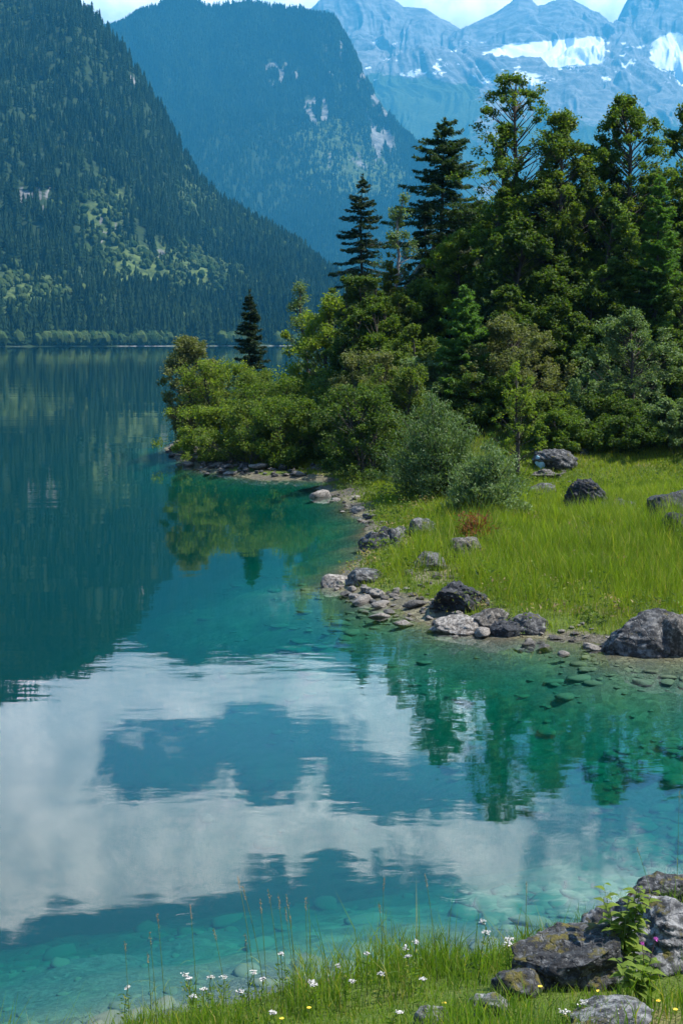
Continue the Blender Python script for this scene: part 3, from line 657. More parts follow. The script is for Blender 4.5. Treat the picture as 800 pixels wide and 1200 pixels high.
TREES = [
 # (builder, name, x, top row, width px, depth m, label, options)
 ('c', 'spruce_tree', 291, 341, 46, 70, 'small dark spruce at the point, alone against the open lake', dict(cb=.02, spacing=.36, droop=.3, dens=1.1)),
 ('c', 'spruce_tree', 426, 205, 76, 75, 'dark spruce with open drooping boughs on the left brow of the hill', dict(cb=.10, spacing=.40, droop=.42, irregular=.4)),
 ('c', 'fir_tree', 518, 139, 84, 80, 'tall shaggy conifer right of the pale birch, well above its neighbours', dict(cb=.12, spacing=.36, mat='spruce_soft', droop=.22, irregular=.5, top=.55, dens=1.2)),
 ('c', 'fir_tree', 500, 235, 50, 78, 'slim dark conifer at the left foot of the tall shaggy conifer', dict(cb=.1, spacing=.42, droop=.3, irregular=.4, mat='spruce')),
 ('b', 'birch_tree', 461, 230, 42, 77, 'slender pale green birch between the spruce and the tall conifer', dict(cb=.25, mat='silver', bark='birchbark', shape='cone', nclump=44, per=60, leaf=.11, crad=.2)),
 ('c', 'young_conifer', 458, 306, 44, 74, 'small yellowish conifer below the slender birch', dict(cb=.02, spacing=.3, mat='young', droop=.15)),
 ('c', 'larch_tree', 541, 335, 62, 66, 'fresh green feathery larch standing in front of the wood', dict(cb=.06, spacing=.27, mat='larch', droop=.1, dens=1.5, needle=(.2, .045), top=.6)),
 ('b', 'birch_tree', 617, 88, 112, 88, 'tallest tree, an airy birch with a loose crown and gaps', dict(cb=.30, mat='broad', shape='tall', nclump=85, per=75, leaf=.14, crad=.10, asp=.6)),
 ('b', 'birch_tree', 584, 150, 44, 89, 'narrow leafy tree leaning out left of the tallest birch', dict(cb=.35, mat='broad', shape='tall', nclump=42, per=90, leaf=.14, crad=.2)),
 ('b', 'alder_tree', 664, 138, 86, 86, 'full green tree with a pointed top just right of the tallest birch', dict(cb=.2, mat='birch', shape='tall', nclump=100, per=120, leaf=.14)),
 ('b', 'alder_tree', 690, 172, 66, 90, 'leafy tree on the right shoulder of the pointed green tree', dict(cb=.2, mat='broad', shape='tall', nclump=70, per=110, leaf=.14)),
 ('b', 'beech_tree', 742, 119, 96, 90, 'tall round-headed green tree above the wood, near the right edge', dict(cb=.25, mat='broad', shape='tall', nclump=120, per=120, leaf=.14, crad=.11)),
 ('b', 'birch_tree', 797, 126, 70, 94, 'tall loose-crowned birch cut by the right edge of the photo', dict(cb=.3, mat='birch', shape='tall', nclump=90, per=100, leaf=.14)),
 ('c', 'larch_tree', 771, 206, 56, 76, 'slim light green larch in front of the two tall right-hand trees', dict(cb=.05, spacing=.30, mat='larch', droop=.12, dens=1.2, needle=(.2, .05), top=.6)),
 ('c', 'fir_tree', 648, 166, 46, 90, 'slim upright fir between the tallest birch and the pointed green tree', dict(cb=.06, spacing=.34, mat='spruce_soft', droop=.2, irregular=.4, top=.6)),
 ('c', 'fir_tree', 560, 262, 44, 86, 'slim fir standing left of the foot of the tallest birch', dict(cb=.05, spacing=.34, mat='spruce_soft', droop=.2, irregular=.4, top=.6)),
 ('b', 'maple_tree', 705, 236, 76, 80, 'pale leaved maple with lit clumps standing in the middle of the wood', dict(cb=.12, mat='maple', shape='round', nclump=80, per=100, leaf=.17)),
 ('b', 'maple_tree', 586, 226, 66, 84, 'bushy tree filling the gap under the narrow leaning tree', dict(cb=.1, mat='broad', shape='round', nclump=80, per=120, leaf=.15)),
 ('b', 'beech_tree', 555, 246, 50, 84, 'green bushy tree between the shaggy conifer and the big birch', dict(cb=.1, mat='birch', shape='round', nclump=60, per=110, leaf=.14)),
 ('c', 'spruce_tree', 662, 280, 74, 80, 'dark spruce deep in the wood under the pointed green tree', dict(cb=.05, spacing=.4, droop=.3, mat='spruce_soft')),
 ('c', 'spruce_tree', 716, 196, 60, 88, 'dark spruce squeezed between the pointed tree and the round-headed tree', dict(cb=.08, spacing=.4, droop=.3)),
 ('c', 'spruce_tree', 735, 268, 60, 83, 'dark spruce behind the pale maple', dict(cb=.05, spacing=.4, droop=.3)),
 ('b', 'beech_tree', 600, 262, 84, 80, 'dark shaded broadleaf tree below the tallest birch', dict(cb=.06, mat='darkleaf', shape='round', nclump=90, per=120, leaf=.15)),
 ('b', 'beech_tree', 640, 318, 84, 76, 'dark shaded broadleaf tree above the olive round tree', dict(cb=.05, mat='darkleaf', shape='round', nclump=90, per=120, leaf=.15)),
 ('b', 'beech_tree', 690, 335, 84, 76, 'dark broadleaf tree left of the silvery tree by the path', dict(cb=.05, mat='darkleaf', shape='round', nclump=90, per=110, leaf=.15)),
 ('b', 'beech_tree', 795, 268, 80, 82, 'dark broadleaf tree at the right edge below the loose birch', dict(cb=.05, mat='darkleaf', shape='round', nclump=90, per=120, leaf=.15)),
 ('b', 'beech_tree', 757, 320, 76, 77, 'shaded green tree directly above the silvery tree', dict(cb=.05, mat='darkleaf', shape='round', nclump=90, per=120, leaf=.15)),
 ('b', 'maple_tree', 796, 345, 64, 74, 'leafy maple with pale clumps at the right edge above the path', dict(cb=.05, mat='maple', shape='round', nclump=70, per=100, leaf=.15)),
 ('b', 'maple_tree', 536, 274, 66, 74, 'bright broadleaf tree right behind the feathery larch', dict(cb=.08, mat='bright', shape='round', nclump=80, per=110, leaf=.14)),
 ('c', 'spruce_tree', 578, 318, 60, 76, 'dark young spruce between the larch and the olive round tree', dict(cb=.04, spacing=.36, droop=.28, mat='spruce_soft')),
 ('c', 'young_conifer', 593, 350, 44, 72, 'small bright conifer top behind the left side of the olive tree', dict(cb=.04, spacing=.3, droop=.15, mat='young')),
 ('b', 'maple_tree', 634, 366, 58, 73, 'bright green maple top peeping out behind the olive round tree', dict(cb=.1, mat='bright', shape='round', nclump=46, per=80, leaf=.16)),
 ('b', 'whitebeam_tree', 616, 376, 88, 66, 'olive grey round tree with fine leaves in front of the dark wood', dict(cb=.22, mat='olive', shape='round', nclump=110, per=110, leaf=.11, lean=(-.5, 0))),
 ('b', 'whitebeam_tree', 743, 368, 86, 63, 'silvery grey-green tree with a bare lower trunk by the path', dict(cb=.34, mat='silver', shape='round', nclump=80, per=80, leaf=.12, crad=.12)),
 ('b', 'sapling', 608, 428, 50, 45, 'thin light green sapling rising in front of the olive tree', dict(cb=.06, mat='bright', shape='round', nclump=52, per=44, leaf=.085, crad=.14)),
 ('b', 'willow_tree', 219, 398, 74, 63.5, 'small round tree leaning out over the water at the tip of the point', dict(cb=.30, mat='olive', shape='round', nclump=110, per=110, leaf=.11, lean=(-.25, -.2), stems=2, compact=True)),
 ('b', 'maple_tree', 361, 350, 100, 61.5, 'bright green tree with an uneven crown in the middle of the point', dict(cb=.12, mat='bright', shape='round', nclump=90, per=110, leaf=.14, stems=2)),
 ('b', 'aspen_tree', 364, 334, 40, 66, 'slim pale top rising behind the uneven green tree on the point', dict(cb=.3, mat='silver', shape='tall', nclump=36, per=80, leaf=.11, crad=.24)),
 ('b', 'alder_tree', 437, 352, 62, 72, 'dark leafy tree on the left slope of the hill, under the dark spruce', dict(cb=.02, mat='darkleaf', shape='dome', nclump=80, per=110, leaf=.13)),
 ('b', 'alder_tree', 493, 332, 66, 74, 'mid green bushy tree on the hill below the tall shaggy conifer', dict(cb=.04, mat='broad', shape='round', nclump=80, per=110, leaf=.13)),
 ('b', 'alder_tree', 487, 385, 66, 68, 'yellow green bushy tree left of the larch', dict(cb=.04, mat='birch', shape='round', nclump=80, per=110, leaf=.12)),
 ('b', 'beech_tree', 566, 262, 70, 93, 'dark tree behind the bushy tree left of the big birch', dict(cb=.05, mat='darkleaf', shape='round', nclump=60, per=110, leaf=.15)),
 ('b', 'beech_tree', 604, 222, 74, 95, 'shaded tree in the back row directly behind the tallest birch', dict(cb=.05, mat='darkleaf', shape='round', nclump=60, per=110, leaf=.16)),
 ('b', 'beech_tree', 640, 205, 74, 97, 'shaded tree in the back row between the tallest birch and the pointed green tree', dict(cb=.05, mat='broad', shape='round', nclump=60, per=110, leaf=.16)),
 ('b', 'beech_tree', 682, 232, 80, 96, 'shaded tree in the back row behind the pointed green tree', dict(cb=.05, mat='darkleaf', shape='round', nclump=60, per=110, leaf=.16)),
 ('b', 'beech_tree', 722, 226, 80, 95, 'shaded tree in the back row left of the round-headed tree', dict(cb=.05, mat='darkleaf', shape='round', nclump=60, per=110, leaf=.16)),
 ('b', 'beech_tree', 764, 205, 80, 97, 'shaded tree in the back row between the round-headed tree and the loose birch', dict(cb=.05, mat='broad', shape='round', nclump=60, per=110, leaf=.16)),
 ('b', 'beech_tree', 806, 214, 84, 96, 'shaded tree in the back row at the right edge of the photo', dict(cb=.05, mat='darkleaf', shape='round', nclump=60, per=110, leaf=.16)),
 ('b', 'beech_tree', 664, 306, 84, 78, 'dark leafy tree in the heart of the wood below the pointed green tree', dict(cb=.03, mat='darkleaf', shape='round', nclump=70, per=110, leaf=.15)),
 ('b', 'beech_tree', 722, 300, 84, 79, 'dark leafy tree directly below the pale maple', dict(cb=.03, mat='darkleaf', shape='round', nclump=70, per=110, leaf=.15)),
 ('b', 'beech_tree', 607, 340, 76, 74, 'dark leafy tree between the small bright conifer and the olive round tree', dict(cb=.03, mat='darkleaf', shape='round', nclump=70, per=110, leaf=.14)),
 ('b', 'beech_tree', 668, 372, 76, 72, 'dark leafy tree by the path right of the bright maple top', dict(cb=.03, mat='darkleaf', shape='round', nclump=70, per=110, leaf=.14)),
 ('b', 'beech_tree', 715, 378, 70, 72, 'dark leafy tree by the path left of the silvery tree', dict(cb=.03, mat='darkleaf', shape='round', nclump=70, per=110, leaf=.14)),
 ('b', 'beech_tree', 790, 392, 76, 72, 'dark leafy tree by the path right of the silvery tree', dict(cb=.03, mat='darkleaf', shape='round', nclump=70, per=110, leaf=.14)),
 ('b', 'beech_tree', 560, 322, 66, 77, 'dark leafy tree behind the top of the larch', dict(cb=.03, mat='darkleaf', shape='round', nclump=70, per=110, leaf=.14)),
 ('b', 'beech_tree', 868, 190, 96, 88, 'broad green tree standing just beyond the right edge of the photo', dict(cb=.05, mat='broad', shape='round', nclump=80, per=110, leaf=.15)),
 ('c', 'spruce_tree', 905, 240, 66, 80, 'dark spruce just beyond the right edge of the photo', dict(cb=.05, spacing=.4, droop=.3)),
 ('b', 'maple_tree', 950, 270, 100, 78, 'leafy maple further beyond the right edge of the photo', dict(cb=.05, mat='maple', shape='round', nclump=80, per=110, leaf=.15)),
]
SHRUBS = [
 (266, 426, 104, 60.5, 'broad green bush beside the leaning tree at the tip of the point', 'bright', 'd'),
 (250, 478, 76, 57.4, 'yellow green low bush hanging over the stony tip of the point', 'bright', 'd'),
 (300, 436, 96, 60, 'olive green bush below the small lone spruce', 'birch', 'd'),
 (322, 446, 90, 57.5, 'dark bush in the middle of the point, below the bright uneven tree', 'broad', 'd'),
 (288, 474, 92, 55, 'green bush near the stony shore, second from the tip of the point', 'birch', 'd'),
 (338, 470, 92, 54, 'dark green bush just above the stones halfway along the point', 'broad', 'd'),
 (398, 424, 96, 58.5, 'pale dotted bush right of the bright uneven tree on the point', 'maple', 'd'),
 (434, 416, 96, 62, 'large mottled bush at the foot of the hill with greyish leaves', 'olive', 'd'),
 (388, 462, 92, 53.8, 'shaded bush over the stones where the point joins the shore', 'darkleaf', 'd'),
 (430, 456, 92, 53, 'shaded bush left behind the big grey willow', 'darkleaf', 'd'),
 (468, 432, 76, 60, 'green bush behind the top of the big grey willow', 'birch', 'd'),
 (500, 420, 66, 62, 'grey green bush left of the larch foot', 'silver', 'd'),
 (553, 438, 70, 61, 'dark bush at the foot of the larch', 'darkleaf', 'd'),
 (586, 440, 56, 60, 'leafy bush between larch and sapling', 'broad', 'd'),
 (640, 462, 66, 57, 'olive bush under the bent trunk of the olive tree', 'birch', 'd'),
 (678, 442, 66, 59, 'upright green bush right of the olive round tree', 'silver', 'd'),
 (664, 484, 60, 54, 'dark bush beside the boulder with the pale blue end', 'broad', 'd'),
 (712, 462, 76, 58, 'dark green bush left of the silvery tree trunk', 'darkleaf', 'd'),
 (722, 490, 76, 54.5, 'low shaded bush at the back edge of the meadow', 'darkleaf', 'd'),
 (763, 478, 70, 55.5, 'dark bush right of the silvery tree trunk', 'darkleaf', 'd'),
 (792, 470, 60, 54, 'grey green bush at the right edge of the meadow', 'silver', 'd'),
 (850, 462, 76, 55, 'leafy bush at the meadow edge just beyond the right side of the photo', 'darkleaf', 'd'),
 (905, 450, 80, 56, 'green bush at the meadow edge further beyond the right side of the photo', 'broad', 'd'),
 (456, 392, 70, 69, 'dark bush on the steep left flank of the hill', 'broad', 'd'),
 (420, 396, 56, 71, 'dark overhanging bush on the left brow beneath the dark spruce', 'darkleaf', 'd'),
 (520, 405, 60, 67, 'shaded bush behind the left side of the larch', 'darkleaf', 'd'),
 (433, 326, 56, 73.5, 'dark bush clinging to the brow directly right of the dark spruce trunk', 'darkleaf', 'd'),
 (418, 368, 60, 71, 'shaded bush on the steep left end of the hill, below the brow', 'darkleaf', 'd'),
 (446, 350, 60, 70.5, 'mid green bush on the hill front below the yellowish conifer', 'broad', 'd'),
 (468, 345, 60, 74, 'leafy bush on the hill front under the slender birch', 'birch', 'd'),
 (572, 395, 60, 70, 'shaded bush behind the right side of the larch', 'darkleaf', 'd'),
]
def build_trees():
    for i, (k, name, x, top, wpx, Y, label, opt) in enumerate(TREES):
        if x > 560 and Y > 50: Y = 51.5 + (Y - 63) * .3
        elif x > 430 and Y > 50: Y = Y * .8
        base, h = place(x, top, Y)
        W = wpx / FPX * Y * (1.5 if k == 'c' else 1)
        root = empty(name, base, label, 'tree', 'trees on the wooded point and hill')
        if k == 'b':
            opt = dict(opt, nclump=int(2.2 * opt['nclump']), cb=opt['cb'] * .5, per=int(opt['per'] * .7), crad=opt.get('crad', .13) * .64); W *= 1.3 if opt['shape'] == 'tall' else 1.22
        (conifer if k == 'c' else broadleaf)(root, 1000 + i * 7, h + .05, W, **opt)
    for i, (x, top, wpx, Y, label, mat, kind) in enumerate(SHRUBS):
        if x > 405: Y = 48.6 + (Y - 54) * .5
        base, h = place(x, top, Y)
        root = empty('bush', base, label, 'bush', 'bushes along the point and the meadow edge')
        broadleaf(root, 3000 + i * 11, max(h, .8), wpx / FPX * Y * 1.1, cb=.03, leaf=.11, nclump=150, per=85, shape='dome', mat=mat, stems=4, crad=.10)
        root.children[0].name = 'stems'; root.children[1].name = 'foliage'
    for (x, top, wpx, Y, label, seed, nst, per) in [(512, 474, 138, 42, 'big grey green willow bush on the grassy shore, the taller of two', 51, 150, 150), (570, 528, 104, 37.0, 'lower pale willow bush in front of the big grey willow', 52, 130, 130)]:
        base, h = place(x, top, Y)
        root = empty('willow_bush', base, label, 'bush', 'grey willow bushes on the shore')
        willow(root, seed, h, wpx / FPX * Y, leaf=.12, nst=nst, per=per, mat='willow' if seed == 51 else 'silver')
    p = ground_hit(556, 640)
    root = empty('dead_fern', (p[0], p[1], p[2] - .03), 'rusty brown withered fern clump at the foot of the lower willow', 'fern')
    willow(root, 61, .85, 1.1, mat='rust', leaf=.10, nst=34, per=40)
    root.children[1].name = 'fronds'
    # bent bare trunk leaning out from under the olive tree
    a = at_depth(640, 456, 51.9); b_ = at_depth(686, 482, 51)
    tt = np.linspace(0, 1, 8)[:, None]; P = b_ * (1 - tt) + a * tt; P[:, 2] += .28 * np.sin(np.pi * tt[:, 0]) * -1
    bb = MB(); V, F = tube(P - b_, np.linspace(.075, .03, 8), 6); bb.add(V, F)
    o = bb.build('leaning_branch', M['bark']); o.location = b_; tag(o, 'bare dark bough slanting below the olive round tree', 'branch')
build_trees()

# ------------------------------------------------------------------ gravel path at the foot of the wood
def build_path():
    xs = np.linspace(4, 60, 160); w = np.linspace(-1.1, 1.1, 7)
    X, Wd = np.meshgrid(xs, w); Y = 54.6 + Wd + .25 * np.sin(X * .15)
    Z = H(X, Y) + .03
    n = 160; i = np.arange(6)[:, None] * n + np.arange(n - 1)[None]
    F = np.stack([i, i + 1, i + 1 + n, i + n], -1).reshape(-1, 4)
    b = MB(); b.add(np.stack([X, Y, Z], -1), F)
    tag(b.build('path', plain_mat('path_gravel', (.42, .40, .37), .9, .25, 3), smooth=True), 'pale gravel path along the foot of the wood', 'path', kind='structure')
build_path()

# ------------------------------------------------------------------ rocks
def rock_mesh(seed, size, sub=4, cuts=9, rough=.16, strata=.0, flat_base=.35):
    rng = np.random.default_rng(seed)
    bm = bmesh.new(); bmesh.ops.create_icosphere(bm, subdivisions=sub, radius=1)
    V = np.array([v.co[:] for v in bm.verts]); F = np.array([[v.index for v in f.verts] for f in bm.faces]); bm.free()
    N0 = V.copy()
    V = V * (1 + .22 * fbm3(V * 1.1 + seed, seed, 2))[:, None]
    for k in range(cuts):
        n = norm(rng.normal(size=3)); o = rng.uniform(.50, .88)
        V -= n * (np.maximum(0, V @ n - o) * .92)[:, None]
    V += N0 * (rough * fbm3(V * 2.6 + seed * 1.7, seed + 9, 5, .58))[:, None]
    if strata:
        ax = norm(np.array([rng.normal(0, .5), rng.normal(0, .4), 1.0])); q = V @ ax * 5 + 1.4 * fbm3(V * 2, seed + 4, 3)
        V += N0 * (strata * (np.abs((q % 1) - .5) * 2 - .5))[:, None]
    mn, mx_ = V.min(0), V.max(0)
    V = (V - (mn + mx_) / 2) / (mx_ - mn)
    V[:, 2] += .5 - flat_base
    return V * np.array(size), F
def rock(name, x, ybase, wpx, hpx, mat, label, seed, cat='rock', group=None, sub=4, dep=.85, lift=None, rz=None, **kw):
    p = ground_hit(x, ybase)
    D = math.hypot(p[1], CAMZ - p[2]); w = wpx / FPX * D; h = hpx / FPX * D
    V, F = rock_mesh(seed, (w, w * dep, h * 1.45), sub, **kw)
    b = MB(); b.add(V, F); o = b.build(name, M[mat], smooth=True)
    o.location = (p[0], p[1] + w * dep * .32, max(p[2], 0 if lift is None else lift) + .0)
    tag(o, label, cat, group)
    return o
GR = 'boulders of the lake shore and meadow'
rock('boulder', 757, 768, 92, 56, 'rock', 'large rounded grey boulder standing in the water at the right end of the shore', 11, 'boulder', GR, sub=6, strata=.03, rough=.12)
rock('boulder', 799, 768, 52, 50, 'rock_brown', 'brownish grey boulder leaning on the large rounded one at the right edge', 12, 'boulder', GR, sub=5)
rock('boulder', 544, 716, 76, 37, 'rock_dark', 'black craggy boulder behind the pale shore stones', 13, 'boulder', GR, sub=6, rough=.24, strata=.03)
rock('boulder', 496, 636, 34, 30, 'rock', 'rounded grey boulder, topmost of the pile in front of the big willow', 14, 'boulder', GR, sub=5)
rock('boulder', 440, 646, 42, 24, 'rock', 'long grey boulder at the waterside end of the pile before the willow', 15, 'boulder', GR, sub=5, rough=.2)
rock('boulder', 468, 640, 30, 24, 'rock', 'middle boulder of the pile before the willow', 16, 'boulder', GR, sub=5)
rock('boulder', 472, 646, 24, 15, 'rock_brown', 'small brownish boulder at the front of the pile before the willow', 17, 'boulder', GR, sub=4)
rock('boulder', 452, 632, 20, 16, 'rock_dark', 'dark boulder at the back of the pile before the willow', 171, 'boulder', GR, sub=4)
rock('boulder', 394, 688, 38, 15, 'rock_pale', 'pale wedge-shaped stone lying in the shallow water, furthest out', 18, 'stone', GR, sub=5)
rock('boulder', 427, 684, 46, 17, 'rock', 'grey flat boulder just behind the pale wedge-shaped stone', 19, 'boulder', GR, sub=5)
rock('boulder', 544, 658, 42, 30, 'rock_brown', 'weathered half-sunk boulder in the tall grass below the rusty fern', 20, 'boulder', GR, sub=5)
rock('boulder', 500, 668, 46, 22, 'rock', 'low grey slab in the grass between willow and black boulder', 21, 'boulder', GR, sub=5)
rock('boulder', 540, 744, 62, 19, 'rock_pale', 'long cream coloured stone at the waterline below the black boulder', 22, 'stone', GR, sub=5)
rock('boulder', 573, 736, 54, 24, 'rock_brown', 'sloping grey-brown slab right below the black boulder', 23, 'boulder', GR, sub=5)
rock('boulder', 592, 746, 36, 19, 'rock_dark', 'dark wet stone right of the cream coloured stone', 24, 'stone', GR, sub=5)
rock('boulder', 622, 742, 56, 24, 'rock', 'broken grey slab with grass on it at the waterline', 25, 'boulder', GR, sub=5, rough=.26)
rock('boulder', 688, 603, 54, 44, 'rock_dark', 'dark craggy rock standing in the open meadow', 26, 'rock', GR, sub=6, rough=.3, strata=.06)
rock('boulder', 724, 605, 44, 22, 'rock', 'low flat rock right beside the craggy meadow rock', 27, 'rock', GR, sub=5, rough=.3)
rock('boulder', 790, 618, 58, 44, 'rock_dark', 'dark boulder at the right edge of the meadow, the upper one', 28, 'boulder', GR, sub=5)
rock('boulder', 798, 638, 44, 40, 'rock_dark', 'dark boulder at the right edge of the meadow, the lower one', 29, 'boulder', GR, sub=5)
o = rock('boulder', 652, 552, 56, 27, 'rock', 'ribbed grey boulder with a pale blue left end at the back of the meadow', 30, 'boulder', GR, sub=5, strata=.09)
V, F = rock_mesh(77, (.50, .46, .52), 4, rough=.1); b = MB(); b.add(V, F); q = b.build('pale_end', M['blue_end'], o, smooth=True); q['label'] = 'smooth pale blue end'; q.location = (-.44, -.16, .16)
rock('boulder', 640, 562, 40, 13, 'rock_brown', 'crumbled grey rock below the ribbed boulder', 31, 'rock', GR, sub=5, rough=.3)
rock('boulder', 636, 582, 34, 16, 'rock', 'small flat rock between the ribbed boulder and the craggy meadow rock', 32, 'rock', GR)
rock('boulder', 684, 534, 13, 9, 'rock_dark', 'small dark rock under the bushes right of the ribbed boulder', 33, 'rock', GR)
GF = 'rocks of the near bank'
rock('rock', 672, 1160, 136, 58, 'rock_mossy', 'dark mossy boulder in the foreground grass, the broad rounded one', 41, 'boulder', GF, sub=6, rough=.2, dep=.7)
rock('rock', 768, 1142, 150, 78, 'rock_slab', 'big pale cracked slab in the foreground, right of the mossy boulder', 42, 'boulder', GF, sub=6, rough=.26, strata=.05, dep=.8)
rock('rock', 792, 1078, 118, 41, 'rock_mossy', 'dark layered rock behind the pale cracked slab at the right edge', 43, 'boulder', GF, sub=6, strata=.05, dep=.6)
rock('rock', 712, 1214, 112, 22, 'rock_slab', 'grey rock top at the bottom edge below the mossy boulder', 44, 'rock', GF, sub=5, rough=.24)
rock('rock', 608, 1172, 62, 32, 'rock_mossy', 'low dark rock at the left foot of the mossy boulder', 45, 'rock', GF, sub=5, rough=.26)
rock('rock', 572, 1192, 50, 22, 'rock_slab', 'small pale grey rock in the grass, second from left along the bottom', 46, 'rock', GF, sub=5, rough=.26)
rock('rock', 508, 1204, 46, 24, 'rock_slab', 'small grey rock in the grass, leftmost at the bottom edge', 47, 'rock', GF, sub=5, rough=.26)

# smaller shore stones, each one an object; a few shapes shared
def shore_stones():
    rng = np.random.default_rng(5)
    shapes = []
    for k in range(10):
        V, F = rock_mesh(200 + k, (1, rng.uniform(.55, .95), rng.uniform(.28, .55)), 3, cuts=14, rough=.2)
        for mt in ('rock_pale', 'rock_brown', 'rock'):
            b = MB(); b.add(V, F); o = b.build('shore_stone', M[mt], smooth=True); me = o.data; bpy.data.objects.remove(o); shapes.append((mt, me))
    def put(x, y, z, s, pale, label, grp):
        c = [m_ for m_ in shapes if m_[0] == rng.choice(['rock_pale', 'rock_brown', 'rock'], p=pale)] if False else None
        mt = rng.choice(['rock_pale', 'rock_brown', 'rock'], p=pale)
        me = [q for n_, q in shapes if n_ == mt][rng.integers(0, 10)]
        o = bpy.data.objects.new('shore_stone', me); COL.objects.link(o)
        o.location = (x, y, z); o.scale = (s, s, s); o.rotation_euler = (rng.normal(0, .12), rng.normal(0, .12), rng.uniform(0, 6.28))
        tag(o, label, 'stone', grp)
    def along(pts, n, smin, smax, inner, outer, pale, label, grp):
        P = np.array([on_level(*q)[:2] for q in pts]); L = np.concatenate([[0], np.cumsum(np.linalg.norm(np.diff(P, axis=0), axis=1))])
        got = []
        for _ in range(n * 8):
            if len(got) >= n: break
            u = rng.uniform(0, L[-1]); x = np.interp(u, L, P[:, 0]); y = np.interp(u, L, P[:, 1])
            x += rng.normal(0, .25); y += rng.uniform(-outer, inner)
            s = smin * (smax / smin) ** (rng.random() ** 1.6)
            z = gz(x, y)
            if z < -.12 - .0 * s: continue
            if any((x - a) ** 2 + (y - b_) ** 2 < (.40 * (s + c)) ** 2 for a, b_, c in got): continue
            got.append((x, y, s)); put(x, y, max(z, -.08) + .08 * s, s, pale, label, grp)
    along([(445, 708), (500, 722), (540, 738), (560, 740)], 56, .12, .46, 1.5, .5, [.6, .3, .1], 'one of the pale jumbled stones left of and below the black boulder', 'jumbled stones by the black boulder')
    along([(590, 748), (640, 750), (690, 754), (725, 764)], 34, .10, .32, .8, .6, [.5, .35, .15], 'one of the stones along the waterline left of the large rounded boulder', 'waterline stones left of the large boulder')
    along([(385, 690), (410, 698), (445, 706)], 18, .14, .42, .9, .5, [.55, .3, .15], 'one of the small stones around the pale wedge-shaped stone', 'stones around the wedge-shaped stone')
    along([(432, 640), (434, 612), (410, 598), (385, 580)], 24, .14, .5, 1.6, .4, [.6, .2, .2], 'one of the pale stones on the waterline left of the willows', 'stones at the waterline by the willows')
    along([(200, 530), (245, 552), (300, 560), (350, 561), (402, 563)], 64, .2, .8, 2.2, .6, [.15, .4, .45], 'one of the grey stones lining the wooded point', 'stones lining the wooded point')
    along([(250, 551), (300, 559), (350, 560), (402, 562)], 70, .12, .45, 1.5, .2, [.0, .45, .55], 'one of the small dark stones in the rubble under the bushes of the point', 'rubble stones under the point bushes')
    along([(470, 668), (520, 690), (500, 700), (480, 690)], 16, .14, .4, .8, .8, [.4, .3, .3], 'one of the stones lying in the grass between the pile and the black boulder', 'stones in the shore grass')
    along([(640, 575), (660, 590), (650, 570)], 10, .2, .5, 2, 2, [.1, .4, .5], 'one of the small rocks scattered near the craggy meadow rock', 'scattered meadow stones')
    # stones breaking the surface, one by one
    for (x, y, w, lab) in [(660, 766, 15, 'small pale stone poking out of the shallow water in front of the shore'), (692, 757, 20, 'flat pale stone just off the waterline, left of the large rounded boulder'),
                           (444, 722, 26, 'pale flat stone alone in the water below the wedge-shaped stone'), (424, 705, 26, 'brown stone in the water beside the wedge-shaped stone'), (375, 582, 26, 'long flat stone in the shallows where the point begins')]:
        p = on_level(x, y); D = math.hypot(p[1], CAMZ); s = w / FPX * D
        put(p[0], p[1], -.02, s, [.9, .1, 0], lab, 'stones breaking the surface')
shore_stones()

# rubble on the lake floor (uncountable)
def bed_rubble():
    rng = np.random.default_rng(8); b = MB(); n = 0
    protos = [rock_mesh(300 + k, (1, .7, .20), 2, cuts=9, rough=.1) for k in range(6)]
    for _ in range(16000):
        y = rng.uniform(9, 34); x = rng.uniform(-.36, .40) * y * 1.05
        d = float(0)
        b_ = (x, y); 
        n += 1
        if n == 1: pts = []
        pts.append(b_)
    pts = np.array(pts); d = sdist(pts[:, 0], pts[:, 1]); z = H(pts[:, 0], pts[:, 1], d)
    cl = fbm2(pts[:, 0] * .5, pts[:, 1] * .5, 41, 3)
    keep = (d < -.1) & (z > -2.2) & (rng.random(len(pts)) < (.06 + .75 * sst(.0, .4, cl)) * sst(-2.2, -.4, z) )
    for (x, y), zz in zip(pts[keep], z[keep]):
        V, F = protos[rng.integers(0, 6)]; s = .10 * (7.0 ** (rng.random() ** 3.0)); a = rng.uniform(0, 6.28)
        s = min(s, -zz * 1.8 + .12, .42)
        W = np.stack([V[:, 0] * math.cos(a) - V[:, 1] * math.sin(a), V[:, 0] * math.sin(a) + V[:, 1] * math.cos(a), V[:, 2]], 1) * s + np.array([x, y, zz])
        if W[:, 2].max() > -.03: continue
        b.add(W, F, rnd=rng.random())
    m, t = new_mat('sunken_stone'); pos = t.n('ShaderNodeNewGeometry').outputs['Position']
    c = t.mix(t.attr('rnd'), c4(.075, .072, .045), c4(.15, .14, .09)); c = t.mix(t.noise(pos, 9, 5), c, c4(.16, .16, .09))
    p = t.n('ShaderNodeBsdfPrincipled', {'Base Color': c, 'Roughness': .9}); t.n('ShaderNodeOutputMaterial', {0: p.outputs[0]})
    tag(b.build('rubble', m, smooth=True), 'flat sunken stones covering the lake floor near the shore', 'stones', kind='stuff')
bed_rubble()

